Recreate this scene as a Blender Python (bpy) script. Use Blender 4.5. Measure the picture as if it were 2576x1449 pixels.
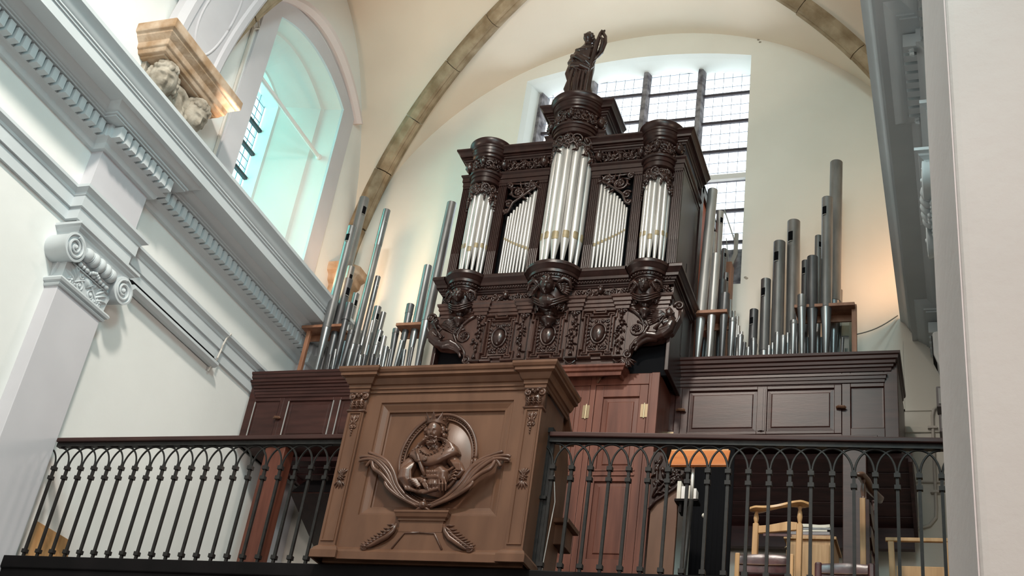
import bpy, math, random
from mathutils import Vector, Matrix
random.seed(7)
PI = math.pi
for _o in list(bpy.data.objects):
    bpy.data.objects.remove(_o)
SC = bpy.context.scene
COL = SC.collection

# ------------------------------------------------------------------ camera
CAM_POS = Vector((0.0, 0.0, 1.6))
FPX, IW, IH = 3050.0, 2576.0, 1449.0
_yaw, _pit, _rol = -0.4064, 0.5328, -0.1593
_f = Vector((math.sin(_yaw)*math.cos(_pit), math.cos(_yaw)*math.cos(_pit), math.sin(_pit)))
_r = Vector((math.cos(_yaw), -math.sin(_yaw), 0))
_d = _f.cross(_r)
R2 = math.cos(_rol)*_r + math.sin(_rol)*_d
D2 = -math.sin(_rol)*_r + math.cos(_rol)*_d
cam_data = bpy.data.cameras.new('camera')
cam_data.sensor_width = 36.0
cam_data.lens = FPX/IW*36.0
cam_data.clip_start = 0.05
cam = bpy.data.objects.new('camera', cam_data)
COL.objects.link(cam)
_m = Matrix((R2, -D2, -_f)).transposed().to_4x4()
_m.translation = CAM_POS
cam.matrix_world = _m
SC.camera = cam

# ------------------------------------------------------------------ world, lamps, exposure
SC.view_settings.view_transform = 'Standard'
SC.view_settings.look = 'None'
SC.view_settings.gamma = 1.0
SC.view_settings.exposure = 0.33
SC.view_settings.use_curve_mapping = False
world = bpy.data.worlds.new('sky')
SC.world = world
world.use_nodes = True
_wn = world.node_tree
_wn.nodes['Background'].inputs['Color'].default_value = (0.88, 0.96, 1.0, 1)
_wn.nodes['Background'].inputs['Strength'].default_value = 2.3

def lamp(kind, name, loc, target, energy, color, size=1.0, size_y=None, spot=None, blend=0.6):
    d = bpy.data.lights.new(name, kind)
    d.energy = energy
    d.color = color
    if kind == 'AREA':
        d.size = size
        if size_y:
            d.shape = 'RECTANGLE'
            d.size_y = size_y
    else:
        d.shadow_soft_size = size
    if kind == 'SPOT':
        d.spot_size = spot
        d.spot_blend = blend
    o = bpy.data.objects.new(name, d)
    COL.objects.link(o)
    o.location = loc
    o.rotation_euler = (Vector(target)-Vector(loc)).to_track_quat('-Z', 'Y').to_euler()
    return o
# daylight: through the left window, the window behind the organ and the nave windows behind the photographer
_l = lamp('AREA', 'window_daylight', (-9.3, 9.7, 10.7), (-8.0, 10.9, 10.3), 24, (0.25, 1.0, 0.84), 1.0, 2.4)
_l.data.spread = math.radians(110)
lamp('AREA', 'organ_window_daylight', (-3.9, 13.6, 11.3), (-3.9, 12.0, 11.9), 60, (0.90, 0.97, 1.0), 3.0, 3.4)
lamp('AREA', 'nave_window_far', (-2.2, -6.5, 9.5), (-3.0, 9.0, 6.5), 170, (1.0, 0.95, 0.90), 3.0, 4.5)
lamp('AREA', 'nave_window_right', (-0.1, 2.6, 10.4), (-7.0, 8.0, 6.8), 310, (0.58, 0.95, 1.0), 1.8, 2.8)
# lamps: a cluster hanging under the vault of the next bay, a spot on the right cornice, a bulb in the organ loft
lamp('SPOT', 'nave_lamp', (-3.2, 2.3, 12.5), (-5.6, 7.8, 5.8), 2200, (1.0, 0.91, 0.81), 0.4, spot=1.5, blend=0.7)
_l = lamp('AREA', 'aisle_fill', (2.2, -4.0, 4.0), (-1.2, 7.0, 5.4), 125, (1.0, 0.90, 0.84), 1.6, 2.6)  # added warm fill for the pier and loft front; no window stands here
_l.data.spread = math.radians(100)
lamp('SPOT', 'right_cornice_spot', (-0.5, 5.2, 9.6), (-3.0, 10.2, 7.2), 90, (1.0, 0.88, 0.76), 0.15, spot=0.9, blend=0.8)
lamp('POINT', 'loft_bulb', (-5.2, 9.4, 6.2), (0, 0, 0), 30, (1.0, 0.86, 0.76), 0.15)
# warm floodlights lying on top of the two cornices, shining up into the vault
lamp('SPOT', 'cornice_flood_left', (-7.28, 11.0, 8.86), (-6.0, 12.1, 10.8), 60, (1.0, 0.58, 0.30), 0.06, spot=2.6, blend=0.9)
lamp('SPOT', 'cornice_flood_right', (-0.28, 11.2, 8.86), (-1.6, 12.1, 10.2), 42, (1.0, 0.54, 0.28), 0.06, spot=2.6, blend=0.9)
lamp('SPOT', 'cornice_flood_vault_left', (-7.3, 8.4, 8.9), (-4.4, 9.6, 13.4), 190, (1.0, 0.74, 0.56), 0.1, spot=1.6, blend=1.0)
lamp('SPOT', 'cornice_flood_vault', (-0.3, 8.2, 8.9), (-4.4, 8.4, 13.2), 200, (1.0, 0.78, 0.60), 0.1, spot=1.7, blend=1.0)

# survey helpers: the point where the sight line through a photo pixel meets a known plane of the building
def _ray(px, py):
    return (px-IW/2)*R2 + (py-IH/2)*D2 + FPX*_f
def aty(px, py, y):
    v = _ray(px, py)
    return CAM_POS + v*((y-CAM_POS.y)/v.y)
def atx(px, py, x):
    v = _ray(px, py)
    return CAM_POS + v*((x-CAM_POS.x)/v.x)
def atz(px, py, z):
    v = _ray(px, py)
    return CAM_POS + v*((z-CAM_POS.z)/v.z)

# ------------------------------------------------------------------ materials
def new_mat(name):
    m = bpy.data.materials.new(name)
    m.use_nodes = True
    nt = m.node_tree
    return m, nt, nt.nodes['Principled BSDF']
def set_bump(nt, bsdf, src, strength, dist):
    b = nt.nodes.new('ShaderNodeBump')
    b.inputs['Strength'].default_value = strength
    b.inputs['Distance'].default_value = dist
    nt.links.new(src, b.inputs['Height'])
    nt.links.new(b.outputs['Normal'], bsdf.inputs['Normal'])
def noise_mat(name, c1, c2, scale=3.0, rough=0.7, bump=0.0, bscale=40.0, bdist=0.004, metal=0.0, stretch=(1, 1, 1), spec=0.5, detail=4.0, lo=0.35, hi=0.65):
    m, nt, b = new_mat(name)
    tc = nt.nodes.new('ShaderNodeTexCoord')
    mp = nt.nodes.new('ShaderNodeMapping')
    mp.inputs['Scale'].default_value = stretch
    nt.links.new(tc.outputs['Object'], mp.inputs['Vector'])
    n = nt.nodes.new('ShaderNodeTexNoise')
    n.inputs['Scale'].default_value = scale
    n.inputs['Detail'].default_value = detail
    nt.links.new(mp.outputs['Vector'], n.inputs['Vector'])
    r = nt.nodes.new('ShaderNodeValToRGB')
    r.color_ramp.elements[0].position = lo
    r.color_ramp.elements[1].position = hi
    r.color_ramp.elements[0].color = (*c1, 1)
    r.color_ramp.elements[1].color = (*c2, 1)
    nt.links.new(n.outputs['Fac'], r.inputs['Fac'])
    nt.links.new(r.outputs['Color'], b.inputs['Base Color'])
    b.inputs['Roughness'].default_value = rough
    b.inputs['Metallic'].default_value = metal
    b.inputs['Specular IOR Level'].default_value = spec
    if bump:
        n2 = nt.nodes.new('ShaderNodeTexNoise')
        n2.inputs['Scale'].default_value = bscale
        n2.inputs['Detail'].default_value = 5.0
        nt.links.new(mp.outputs['Vector'], n2.inputs['Vector'])
        set_bump(nt, b, n2.outputs['Fac'], bump, bdist)
    return m
def plain_mat(name, c, rough=0.5, metal=0.0, spec=0.5):
    m, nt, b = new_mat(name)
    b.inputs['Base Color'].default_value = (*c, 1)
    b.inputs['Roughness'].default_value = rough
    b.inputs['Metallic'].default_value = metal
    b.inputs['Specular IOR Level'].default_value = spec
    return m
M = {}
M['plaster'] = noise_mat('plaster', (0.76, 0.73, 0.66), (0.82, 0.79, 0.72), 0.9, 0.85, 0.25, 9.0, 0.01, spec=0.2)
M['plaster_cool'] = noise_mat('plaster_cool', (0.77, 0.78, 0.76), (0.82, 0.83, 0.81), 0.9, 0.85, 0.25, 9.0, 0.01, spec=0.2)
M['plaster_warm'] = noise_mat('plaster_warm', (0.74, 0.66, 0.56), (0.79, 0.71, 0.605), 0.8, 0.85, 0.22, 7.0, 0.012, spec=0.2)
M['plaster_reveal'] = noise_mat('plaster_reveal', (0.68, 0.70, 0.67), (0.74, 0.76, 0.73), 0.9, 0.85, 0.2, 9.0, 0.01, spec=0.2)
M['plaster_pier'] = noise_mat('plaster_pier', (0.58, 0.53, 0.50), (0.63, 0.58, 0.55), 0.7, 0.8, 0.35, 10.0, 0.02, spec=0.25)
M['plaster_edge'] = noise_mat('plaster_edge', (0.70, 0.62, 0.61), (0.76, 0.68, 0.67), 0.7, 0.8, 0.3, 10.0, 0.015, spec=0.25)
M['paint'] = noise_mat('moulding_paint', (0.54, 0.58, 0.60), (0.60, 0.64, 0.66), 1.5, 0.5, 0.06, 25.0, 0.004, spec=0.4)
M['paint_lilac'] = noise_mat('pilaster_paint', (0.56, 0.55, 0.58), (0.61, 0.60, 0.63), 1.2, 0.6, 0.08, 20.0, 0.004, spec=0.3)
M['stone'] = noise_mat('rib_sandstone', (0.25, 0.18, 0.11), (0.42, 0.33, 0.225), 5.0, 0.9, 0.5, 22.0, 0.012, spec=0.15)
M['stone_warm'] = noise_mat('corbel_sandstone', (0.34, 0.22, 0.13), (0.52, 0.40, 0.30), 6.0, 0.9, 0.5, 30.0, 0.01, spec=0.15)
M['stone_grey'] = noise_mat('carved_stone', (0.22, 0.19, 0.15), (0.42, 0.38, 0.32), 9.0, 0.85, 0.4, 40.0, 0.008, spec=0.2)
M['mullion'] = noise_mat('mullion_stone', (0.10, 0.09, 0.10), (0.30, 0.28, 0.29), 9.0, 0.9, 0.5, 30.0, 0.01, spec=0.1)
M['dark_wood'] = noise_mat('dark_oak', (0.012, 0.0045, 0.0037), (0.027, 0.010, 0.0078), 3.0, 0.34, 0.12, 14.0, 0.003, stretch=(5, 5, 1.2), spec=0.35, lo=0.25, hi=0.75)
M['carved'] = noise_mat('carved_oak', (0.015, 0.006, 0.0048), (0.036, 0.0155, 0.0115), 6.0, 0.30, 0.15, 60.0, 0.003, spec=0.5)
M['panel_wood'] = noise_mat('panel_oak', (0.028, 0.0115, 0.0085), (0.062, 0.028, 0.021), 3.0, 0.34, 0.12, 14.0, 0.003, stretch=(5, 5, 1.2), spec=0.45, lo=0.25, hi=0.75)
M['red_wood'] = noise_mat('red_brown_oak', (0.062, 0.018, 0.011), (0.155, 0.053, 0.034), 2.2, 0.42, 0.10, 12.0, 0.003, stretch=(6, 6, 0.6), spec=0.3, lo=0.25, hi=0.75)
M['case_wood'] = noise_mat('brown_oak', (0.085, 0.038, 0.021), (0.155, 0.074, 0.042), 1.8, 0.38, 0.10, 12.0, 0.003, stretch=(4, 4, 0.9), spec=0.4, lo=0.2, hi=0.8)
M['case_carved'] = noise_mat('brown_oak_carving', (0.072, 0.033, 0.020), (0.135, 0.064, 0.040), 6.0, 0.33, 0.10, 60.0, 0.003, spec=0.5)
M['cab_wood'] = noise_mat('cabinet_oak', (0.026, 0.0098, 0.0082), (0.060, 0.023, 0.0185), 2.5, 0.36, 0.12, 14.0, 0.003, stretch=(0.9, 6, 6), spec=0.32, lo=0.25, hi=0.75)
M['orange_wood'] = noise_mat('orange_varnished_wood', (0.38, 0.11, 0.030), (0.50, 0.17, 0.05), 2.0, 0.4, stretch=(1, 6, 6))
M['honey_wood'] = noise_mat('honey_beech', (0.46, 0.25, 0.10), (0.60, 0.35, 0.16), 3.0, 0.4, stretch=(7, 7, 0.8))
M['oak_light'] = noise_mat('light_oak', (0.36, 0.20, 0.085), (0.46, 0.28, 0.13), 5.0, 0.5, stretch=(9, 9, 0.6))
M['rack_wood'] = noise_mat('rack_wood', (0.20, 0.085, 0.045), (0.30, 0.14, 0.08), 4.0, 0.6, stretch=(3, 3, 1))
M['red_panel'] = noise_mat('red_brown_panel', (0.36, 0.10, 0.055), (0.46, 0.15, 0.08), 2.0, 0.5, stretch=(4, 4, 0.6))
M['leather'] = noise_mat('dark_red_leather', (0.055, 0.016, 0.018), (0.10, 0.035, 0.035), 14.0, 0.28, 0.2, 40.0, 0.003)
M['soffit'] = noise_mat('dark_red_planks', (0.030, 0.010, 0.011), (0.055, 0.018, 0.018), 3.0, 0.6, 0.1, 20.0, 0.003, stretch=(1, 6, 6))
M['tin'] = noise_mat('front_pipe_tin', (0.38, 0.36, 0.34), (0.52, 0.50, 0.475), 6.0, 0.36, 0.05, 12.0, 0.003, metal=0.45, stretch=(3, 3, 0.35), spec=0.5)
M['lead'] = noise_mat('lead_pipe', (0.19, 0.195, 0.20), (0.28, 0.285, 0.29), 5.0, 0.36, 0.05, 14.0, 0.003, metal=0.75, stretch=(2, 2, 0.5))
M['lead_dark'] = noise_mat('dark_lead_pipe', (0.09, 0.09, 0.095), (0.15, 0.15, 0.155), 5.0, 0.42, 0.05, 14.0, 0.003, metal=0.7, stretch=(2, 2, 0.5))
M['lead_light'] = noise_mat('light_lead_pipe', (0.42, 0.41, 0.40), (0.52, 0.51, 0.50), 5.0, 0.36, 0.05, 14.0, 0.003, metal=0.7, stretch=(2, 2, 0.5))
M['mouth'] = noise_mat('bronzed_mouth', (0.20, 0.155, 0.085), (0.27, 0.215, 0.125), 20.0, 0.5, metal=0.2)
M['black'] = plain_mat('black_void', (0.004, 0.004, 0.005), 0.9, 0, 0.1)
M['iron'] = noise_mat('black_iron', (0.009, 0.0085, 0.008), (0.018, 0.016, 0.015), 20.0, 0.5, 0.1, 60.0, 0.002, spec=0.3)
M['beam'] = noise_mat('dark_painted_beam', (0.004, 0.0033, 0.0036), (0.007, 0.0055, 0.006), 4.0, 0.5, spec=0.1)
M['lead_came'] = plain_mat('lead_came', (0.20, 0.25, 0.33), 0.6, 0.0)  # glare of the bright sky is mixed into this pale blue-grey
M['bar_iron'] = plain_mat('saddle_bar', (0.05, 0.04, 0.05), 0.6, 0.2)
M['white_paint'] = plain_mat('white_gloss_paint', (0.78, 0.76, 0.74), 0.4)
M['pipe_white'] = plain_mat('painted_conduit', (0.62, 0.58, 0.53), 0.5)
M['cable'] = plain_mat('grey_cable', (0.30, 0.28, 0.25), 0.6)
M['paper'] = noise_mat('paper', (0.62, 0.58, 0.50), (0.75, 0.71, 0.63), 8.0, 0.8)
M['paper_brown'] = noise_mat('brown_board', (0.30, 0.17, 0.10), (0.42, 0.26, 0.16), 8.0, 0.7)
M['grey_cover'] = plain_mat('grey_cover', (0.22, 0.20, 0.21), 0.5)
M['grey_paint'] = noise_mat('grey_painted_metal', (0.40, 0.40, 0.40), (0.46, 0.46, 0.46), 3.0, 0.45)
M['steel'] = plain_mat('bright_steel', (0.75, 0.73, 0.68), 0.35, 0.6)
M['brass'] = plain_mat('aged_brass', (0.25, 0.19, 0.12), 0.35, 0.8)
M['ivory'] = plain_mat('ivory_knob', (0.70, 0.66, 0.58), 0.35)
def glass_mat(name, tint, gloss=0.08):
    m = bpy.data.materials.new(name)
    m.use_nodes = True
    nt = m.node_tree
    nt.nodes.clear()
    out = nt.nodes.new('ShaderNodeOutputMaterial')
    tr = nt.nodes.new('ShaderNodeBsdfTransparent')
    tr.inputs['Color'].default_value = (*tint, 1)
    gl = nt.nodes.new('ShaderNodeBsdfGlossy')
    gl.inputs['Roughness'].default_value = 0.12
    mx = nt.nodes.new('ShaderNodeMixShader')
    mx.inputs['Fac'].default_value = gloss
    nt.links.new(tr.outputs[0], mx.inputs[1])
    nt.links.new(gl.outputs[0], mx.inputs[2])
    nt.links.new(mx.outputs[0], out.inputs['Surface'])
    return m
M['pane'] = glass_mat('window_glass', (0.95, 0.99, 1.0))
M['pane_green'] = glass_mat('greenish_glass', (0.50, 1.0, 0.96))
M['dusty_glass'] = glass_mat('dusty_glass', (0.40, 0.44, 0.42), 0.15)

# ------------------------------------------------------------------ mesh builder
class MB:
    def __init__(s):
        s.v = []
        s.f = []
    def add(s, vs, fs):
        n = len(s.v)
        s.v.extend([tuple(p) for p in vs])
        s.f.extend([tuple(i+n for i in q) for q in fs])
        return s
    def box(s, x0, x1, y0, y1, z0, z1):
        return s.add([(x0, y0, z0), (x1, y0, z0), (x1, y1, z0), (x0, y1, z0), (x0, y0, z1), (x1, y0, z1), (x1, y1, z1), (x0, y1, z1)],
                     [(0, 3, 2, 1), (4, 5, 6, 7), (0, 1, 5, 4), (1, 2, 6, 5), (2, 3, 7, 6), (3, 0, 4, 7)])
    def bar(s, a, b, w, h, up=(0, 0, 1)):
        a, b = Vector(a), Vector(b)
        t = (b-a).normalized()
        u = Vector(up)
        sd = t.cross(u)
        if sd.length < 1e-4:
            sd = t.cross(Vector((0, 1, 0)))
        sd.normalize()
        u = sd.cross(t).normalized()
        vs = []
        for p in (a, b):
            for i, j in ((-1, -1), (1, -1), (1, 1), (-1, 1)):
                vs.append(p+sd*(i*w/2)+u*(j*h/2))
        return s.add(vs, [(0, 1, 2, 3), (7, 6, 5, 4), (0, 4, 5, 1), (1, 5, 6, 2), (2, 6, 7, 3), (3, 7, 4, 0)])
    def prism(s, poly, fn):
        """closed polygon poly of 2D points; fn(p, k) gives the 3D point of end k (0 or 1)"""
        n = len(poly)
        vs = [fn(p, 0) for p in poly]+[fn(p, 1) for p in poly]
        fs = [tuple(range(n-1, -1, -1)), tuple(range(n, 2*n))]
        for i in range(n):
            j = (i+1) % n
            fs.append((i, j, n+j, n+i))
        return s.add(vs, fs)
    def loft(s, rings, closed=True, cap=True):
        n = len(rings[0])
        vs = [p for r in rings for p in r]
        fs = []
        for k in range(len(rings)-1):
            for i in range(n if closed else n-1):
                j = (i+1) % n
                fs.append((k*n+i, k*n+j, (k+1)*n+j, (k+1)*n+i))
        if cap and closed:
            fs.append(tuple(range(n-1, -1, -1)))
            fs.append(tuple(range((len(rings)-1)*n, len(rings)*n)))
        return s.add(vs, fs)
    def tube(s, pts, rad, n=6, cap=True, flat=1.0, up=None):
        pts = [Vector(p) for p in pts]
        if not isinstance(rad, (list, tuple)):
            rad = [rad]*len(pts)
        rings = []
        ref = Vector(up) if up else None
        prev = None
        for i, p in enumerate(pts):
            t = (pts[min(i+1, len(pts)-1)]-pts[max(i-1, 0)])
            if t.length < 1e-9:
                t = Vector((0, 0, 1))
            t.normalize()
            if ref is not None:
                a = ref-t*ref.dot(t)
            elif prev is not None:
                a = prev-t*prev.dot(t)
            else:
                a = Vector((0, 0, 1))-t*t.z
            if a.length < 1e-4:
                a = Vector((0.3, 1, 0.1))-t*Vector((0.3, 1, 0.1)).dot(t)
            a.normalize()
            prev = a
            b = t.cross(a)
            rings.append([p+(a*math.cos(2*PI*k/n)*flat+b*math.sin(2*PI*k/n))*rad[i] for k in range(n)])
        return s.loft(rings, True, cap)
    def lathe(s, prof, c, n=24, a0=0.0, a1=2*PI, axis='z'):
        full = abs(a1-a0-2*PI) < 1e-6
        m = n if full else n+1
        rings = []
        for r, z in prof:
            ring = []
            for k in range(m):
                a = a0+(a1-a0)*k/n
                x, y = r*math.cos(a), r*math.sin(a)
                if axis == 'z':
                    ring.append((c[0]+x, c[1]+y, c[2]+z))
                elif axis == 'y':
                    ring.append((c[0]+x, c[1]+z, c[2]+y))
                else:
                    ring.append((c[0]+z, c[1]+x, c[2]+y))
            rings.append(ring)
        return s.loft(rings, full, full)
    def blob(s, c, r, nu=8, nv=6, R=None):
        c = Vector(c)
        if not isinstance(r, (list, tuple)):
            r = (r, r, r)
        vs = []
        def P(x, y, z):
            p = Vector((x*r[0], y*r[1], z*r[2]))
            if R is not None:
                p = R @ p
            return c+p
        vs.append(P(0, 0, -1))
        for j in range(1, nv):
            ph = -PI/2+PI*j/nv
            for i in range(nu):
                th = 2*PI*i/nu
                vs.append(P(math.cos(ph)*math.cos(th), math.cos(ph)*math.sin(th), math.sin(ph)))
        vs.append(P(0, 0, 1))
        fs = []
        for i in range(nu):
            fs.append((0, 1+(i+1) % nu, 1+i))
        for j in range(nv-2):
            for i in range(nu):
                a = 1+j*nu+i
                b = 1+j*nu+(i+1) % nu
                fs.append((a, b, b+nu, a+nu))
        o = 1+(nv-2)*nu
        t = len(vs)-1
        for i in range(nu):
            fs.append((o+i, o+(i+1) % nu, t))
        return s.add(vs, fs)
    def sweep(s, prof, path, closed_prof=False, out=1.0):
        """profile [(d, z)] pushed d outwards from a plan path [(x, y)], mitred at the corners; outward = right of the travel direction"""
        n = len(path)
        rings = []
        for i in range(n):
            p = Vector(path[i])
            if i > 0:
                t0 = (Vector(path[i])-Vector(path[i-1])).normalized()
            if i < n-1:
                t1 = (Vector(path[i+1])-Vector(path[i])).normalized()
            if i == 0:
                t0 = t1
            if i == n-1:
                t1 = t0
            n0 = Vector((t0.y, -t0.x))
            n1 = Vector((t1.y, -t1.x))
            mit = n0+n1
            k = 1.0+n0.dot(n1)
            mit = mit/max(k, 0.15)*out
            rings.append([(p.x+mit.x*d, p.y+mit.y*d, z) for d, z in prof])
        return s.loft(rings, closed_prof, closed_prof)
def link(name, me, mat, parent=None, smooth=False):
    o = bpy.data.objects.new(name, me)
    COL.objects.link(o)
    if parent is not None:
        o.parent = parent
        o.matrix_parent_inverse = Matrix.Translation(-Vector(ROOT_LOC[parent.name]))
        ROOT_LOC[o.name] = ROOT_LOC[parent.name]
    else:
        ROOT_LOC[o.name] = (0, 0, 0)
    return o
ROOT_LOC = {}
def build(name, mb, mat, parent=None, smooth=False, auto=None, label=None, remesh=None, bevel=None, sm=2):
    me = bpy.data.meshes.new(name)
    me.from_pydata(mb.v, [], mb.f)
    me.materials.append(M[mat] if isinstance(mat, str) else mat)
    if smooth:
        for p in me.polygons:
            p.use_smooth = True
        if auto:
            try:
                me.set_sharp_from_angle(angle=auto)
            except Exception:
                pass
    me.update()
    o = bpy.data.objects.new(name, me)
    COL.objects.link(o)
    if parent is not None:
        o.parent = parent
        o.matrix_parent_inverse = Matrix.Translation(-Vector(ROOT_LOC.get(parent.name, (0, 0, 0))))
        ROOT_LOC[o.name] = ROOT_LOC.get(parent.name, (0, 0, 0)) if parent.type == 'EMPTY' else (0, 0, 0)
        if parent.type != 'EMPTY':
            # mesh parents sit at the world origin of their own thing, so the child keeps the same frame
            o.matrix_parent_inverse = Matrix.Identity(4)
    else:
        ROOT_LOC[o.name] = (0, 0, 0)
    if label:
        o['label'] = label
    if bevel:
        b = o.modifiers.new('bevel', 'BEVEL')
        b.width = bevel
        b.segments = 2
        b.limit_method = 'ANGLE'
        b.angle_limit = math.radians(40)
    if remesh:
        r = o.modifiers.new('remesh', 'REMESH')
        r.mode = 'VOXEL'
        r.voxel_size = remesh
        r.use_smooth_shade = True
        if sm:
            q = o.modifiers.new('smooth', 'SMOOTH')
            q.factor = 0.5
            q.iterations = sm
    return o
def thing(name, label, cat, loc, group=None):
    o = bpy.data.objects.new(name, None)
    COL.objects.link(o)
    o.location = loc
    o.empty_display_size = 0.1
    ROOT_LOC[o.name] = tuple(loc)
    o['label'] = label
    o['category'] = cat
    if group:
        o['group'] = group
    return o
def tag(o, label, cat, group=None):
    o['label'] = label
    o['category'] = cat
    if group:
        o['group'] = group
    return o
def struct(o, label=None, cat='structure'):
    o['kind'] = 'structure'
    if label:
        o['label'] = label
        o['category'] = cat
    return o

# ------------------------------------------------------------------ carving helpers
def flat_map(o, U, V, N):
    o, U, V, N = Vector(o), Vector(U), Vector(V), Vector(N)
    return lambda u, v, h=0.0: o+U*u+V*v+N*h
def cyl_map(cx, cy, r):
    def f(u, v, h=0.0):
        a = u/r
        return Vector((cx+(r+h)*math.sin(a), cy-(r+h)*math.cos(a), v))
    return f
def spiral(m, mp, cu, cv, r, turns=1.6, a0=0.0, sg=1, th=0.012, n=6, steps=None, h=0.5, eye=True):
    steps = steps or int(14*turns)
    pts, rad = [], []
    for i in range(steps+1):
        t = i/steps
        a = a0+sg*2*PI*turns*t
        rr = r*(1-t)**0.9*0.95+r*0.06
        pts.append(mp(cu+rr*math.cos(a), cv+rr*math.sin(a), th*h))
        rad.append(th*(1-0.45*t))
    m.tube(pts, rad, n)
    if eye:
        m.blob(mp(cu, cv, th*0.8), th*1.5, 7, 5)
def leaf(m, mp, u, v, ang, L, W, H=0.012, curl=0.0):
    rows = []
    nt = 6
    ca, sa = math.cos(ang), math.sin(ang)
    for i in range(nt+1):
        t = i/nt
        w = W*(math.sin(PI*min(1.0, 0.08+0.92*t))**0.75)*(1.0-0.25*t)
        if i == nt:
            w = W*0.04
        bend = curl*L*t*t
        row = []
        for k, hh in ((-1, 0.1), (-0.45, 0.75), (0, 1.0), (0.45, 0.75), (1, 0.1)):
            lu = t*L
            lv = k*w*0.5+bend
            hgt = H*hh*(0.35+math.sin(PI*t)*0.9)
            row.append(mp(u+lu*ca-lv*sa, v+lu*sa+lv*ca, hgt))
        rows.append(row)
    m.loft(rows, False, False)
def acanthus(m, mp, u, v, ang, L, W, H=0.014, lobes=4, curl=0.0):
    leaf(m, mp, u, v, ang, L, W*0.45, H*1.2, curl)
    ca, sa = math.cos(ang), math.sin(ang)
    for i in range(lobes):
        t = 0.1+0.75*i/lobes
        b = curl*L*t*t
        for sg in (-1, 1):
            leaf(m, mp, u+t*L*ca-b*sa, v+t*L*sa+b*ca, ang+sg*0.75, W*(0.72-0.35*t), W*0.3, H)
def rosette(m, mp, u, v, r, H=0.012, n=6):
    for k in range(n):
        leaf(m, mp, u, v, 2*PI*k/n+0.3, r, r*0.6, H)
    m.blob(mp(u, v, H*0.8), r*0.28, 7, 5)
def foliage(m, mp, u0, u1, v0, v1, seed=1, th=None, dens=1.0):
    """a carved band of rolling scrolls, leaves and fruit"""
    rnd = random.Random(seed)
    hgt = v1-v0
    th = (th or hgt*0.075)*1.15
    n = max(1, int(round((u1-u0)/(hgt*0.86)*dens)))
    p = (u1-u0)/n
    vc = (v0+v1)/2
    for i in range(n):
        sg = 1 if i % 2 == 0 else -1
        cu = u0+p*(i+0.5)
        r = min(hgt*0.42, p*0.47)
        spiral(m, mp, cu, vc-sg*hgt*0.03, r, 1.35, -sg*PI/2+rnd.uniform(-0.3, 0.3), sg, th*rnd.uniform(1.0, 1.25), 7)
        rosette(m, mp, cu, vc, r*0.5, th*2.0, 5)
        for k in range(8):
            a = 2*PI*k/8+rnd.uniform(-0.2, 0.2)
            leaf(m, mp, cu+r*0.72*math.cos(a), vc+r*0.72*math.sin(a), a+rnd.uniform(0.4, 1.1)*sg, r*rnd.uniform(0.6, 0.9), r*0.42, th*2.2, rnd.uniform(-0.4, 0.4))
        for q in (-1, 1):
            acanthus(m, mp, cu+p*0.5, vc+q*hgt*0.08, q*PI/2+rnd.uniform(-0.2, 0.2), hgt*0.40, hgt*0.34, th*1.8, 3, rnd.uniform(-0.3, 0.3))
        for k in range(3):
            m.blob(mp(cu+p*0.5+rnd.uniform(-0.12, 0.12)*p, vc+rnd.uniform(-0.2, 0.2)*hgt, th*1.2), th*rnd.uniform(1.0, 1.6), 7, 5)
    k = int(n*6)
    m.tube([mp(u0+(u1-u0)*i/k, vc+hgt*0.36*math.cos(PI*i/6.0), th*0.5) for i in range(k+1)], th*0.9, 6)
def frame_axes(fwd, up=(0, 0, 1)):
    F = Vector(fwd).normalized()
    U = Vector(up)-F*Vector(up).dot(F)
    U.normalize()
    R = F.cross(U)
    return R, F, U
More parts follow.
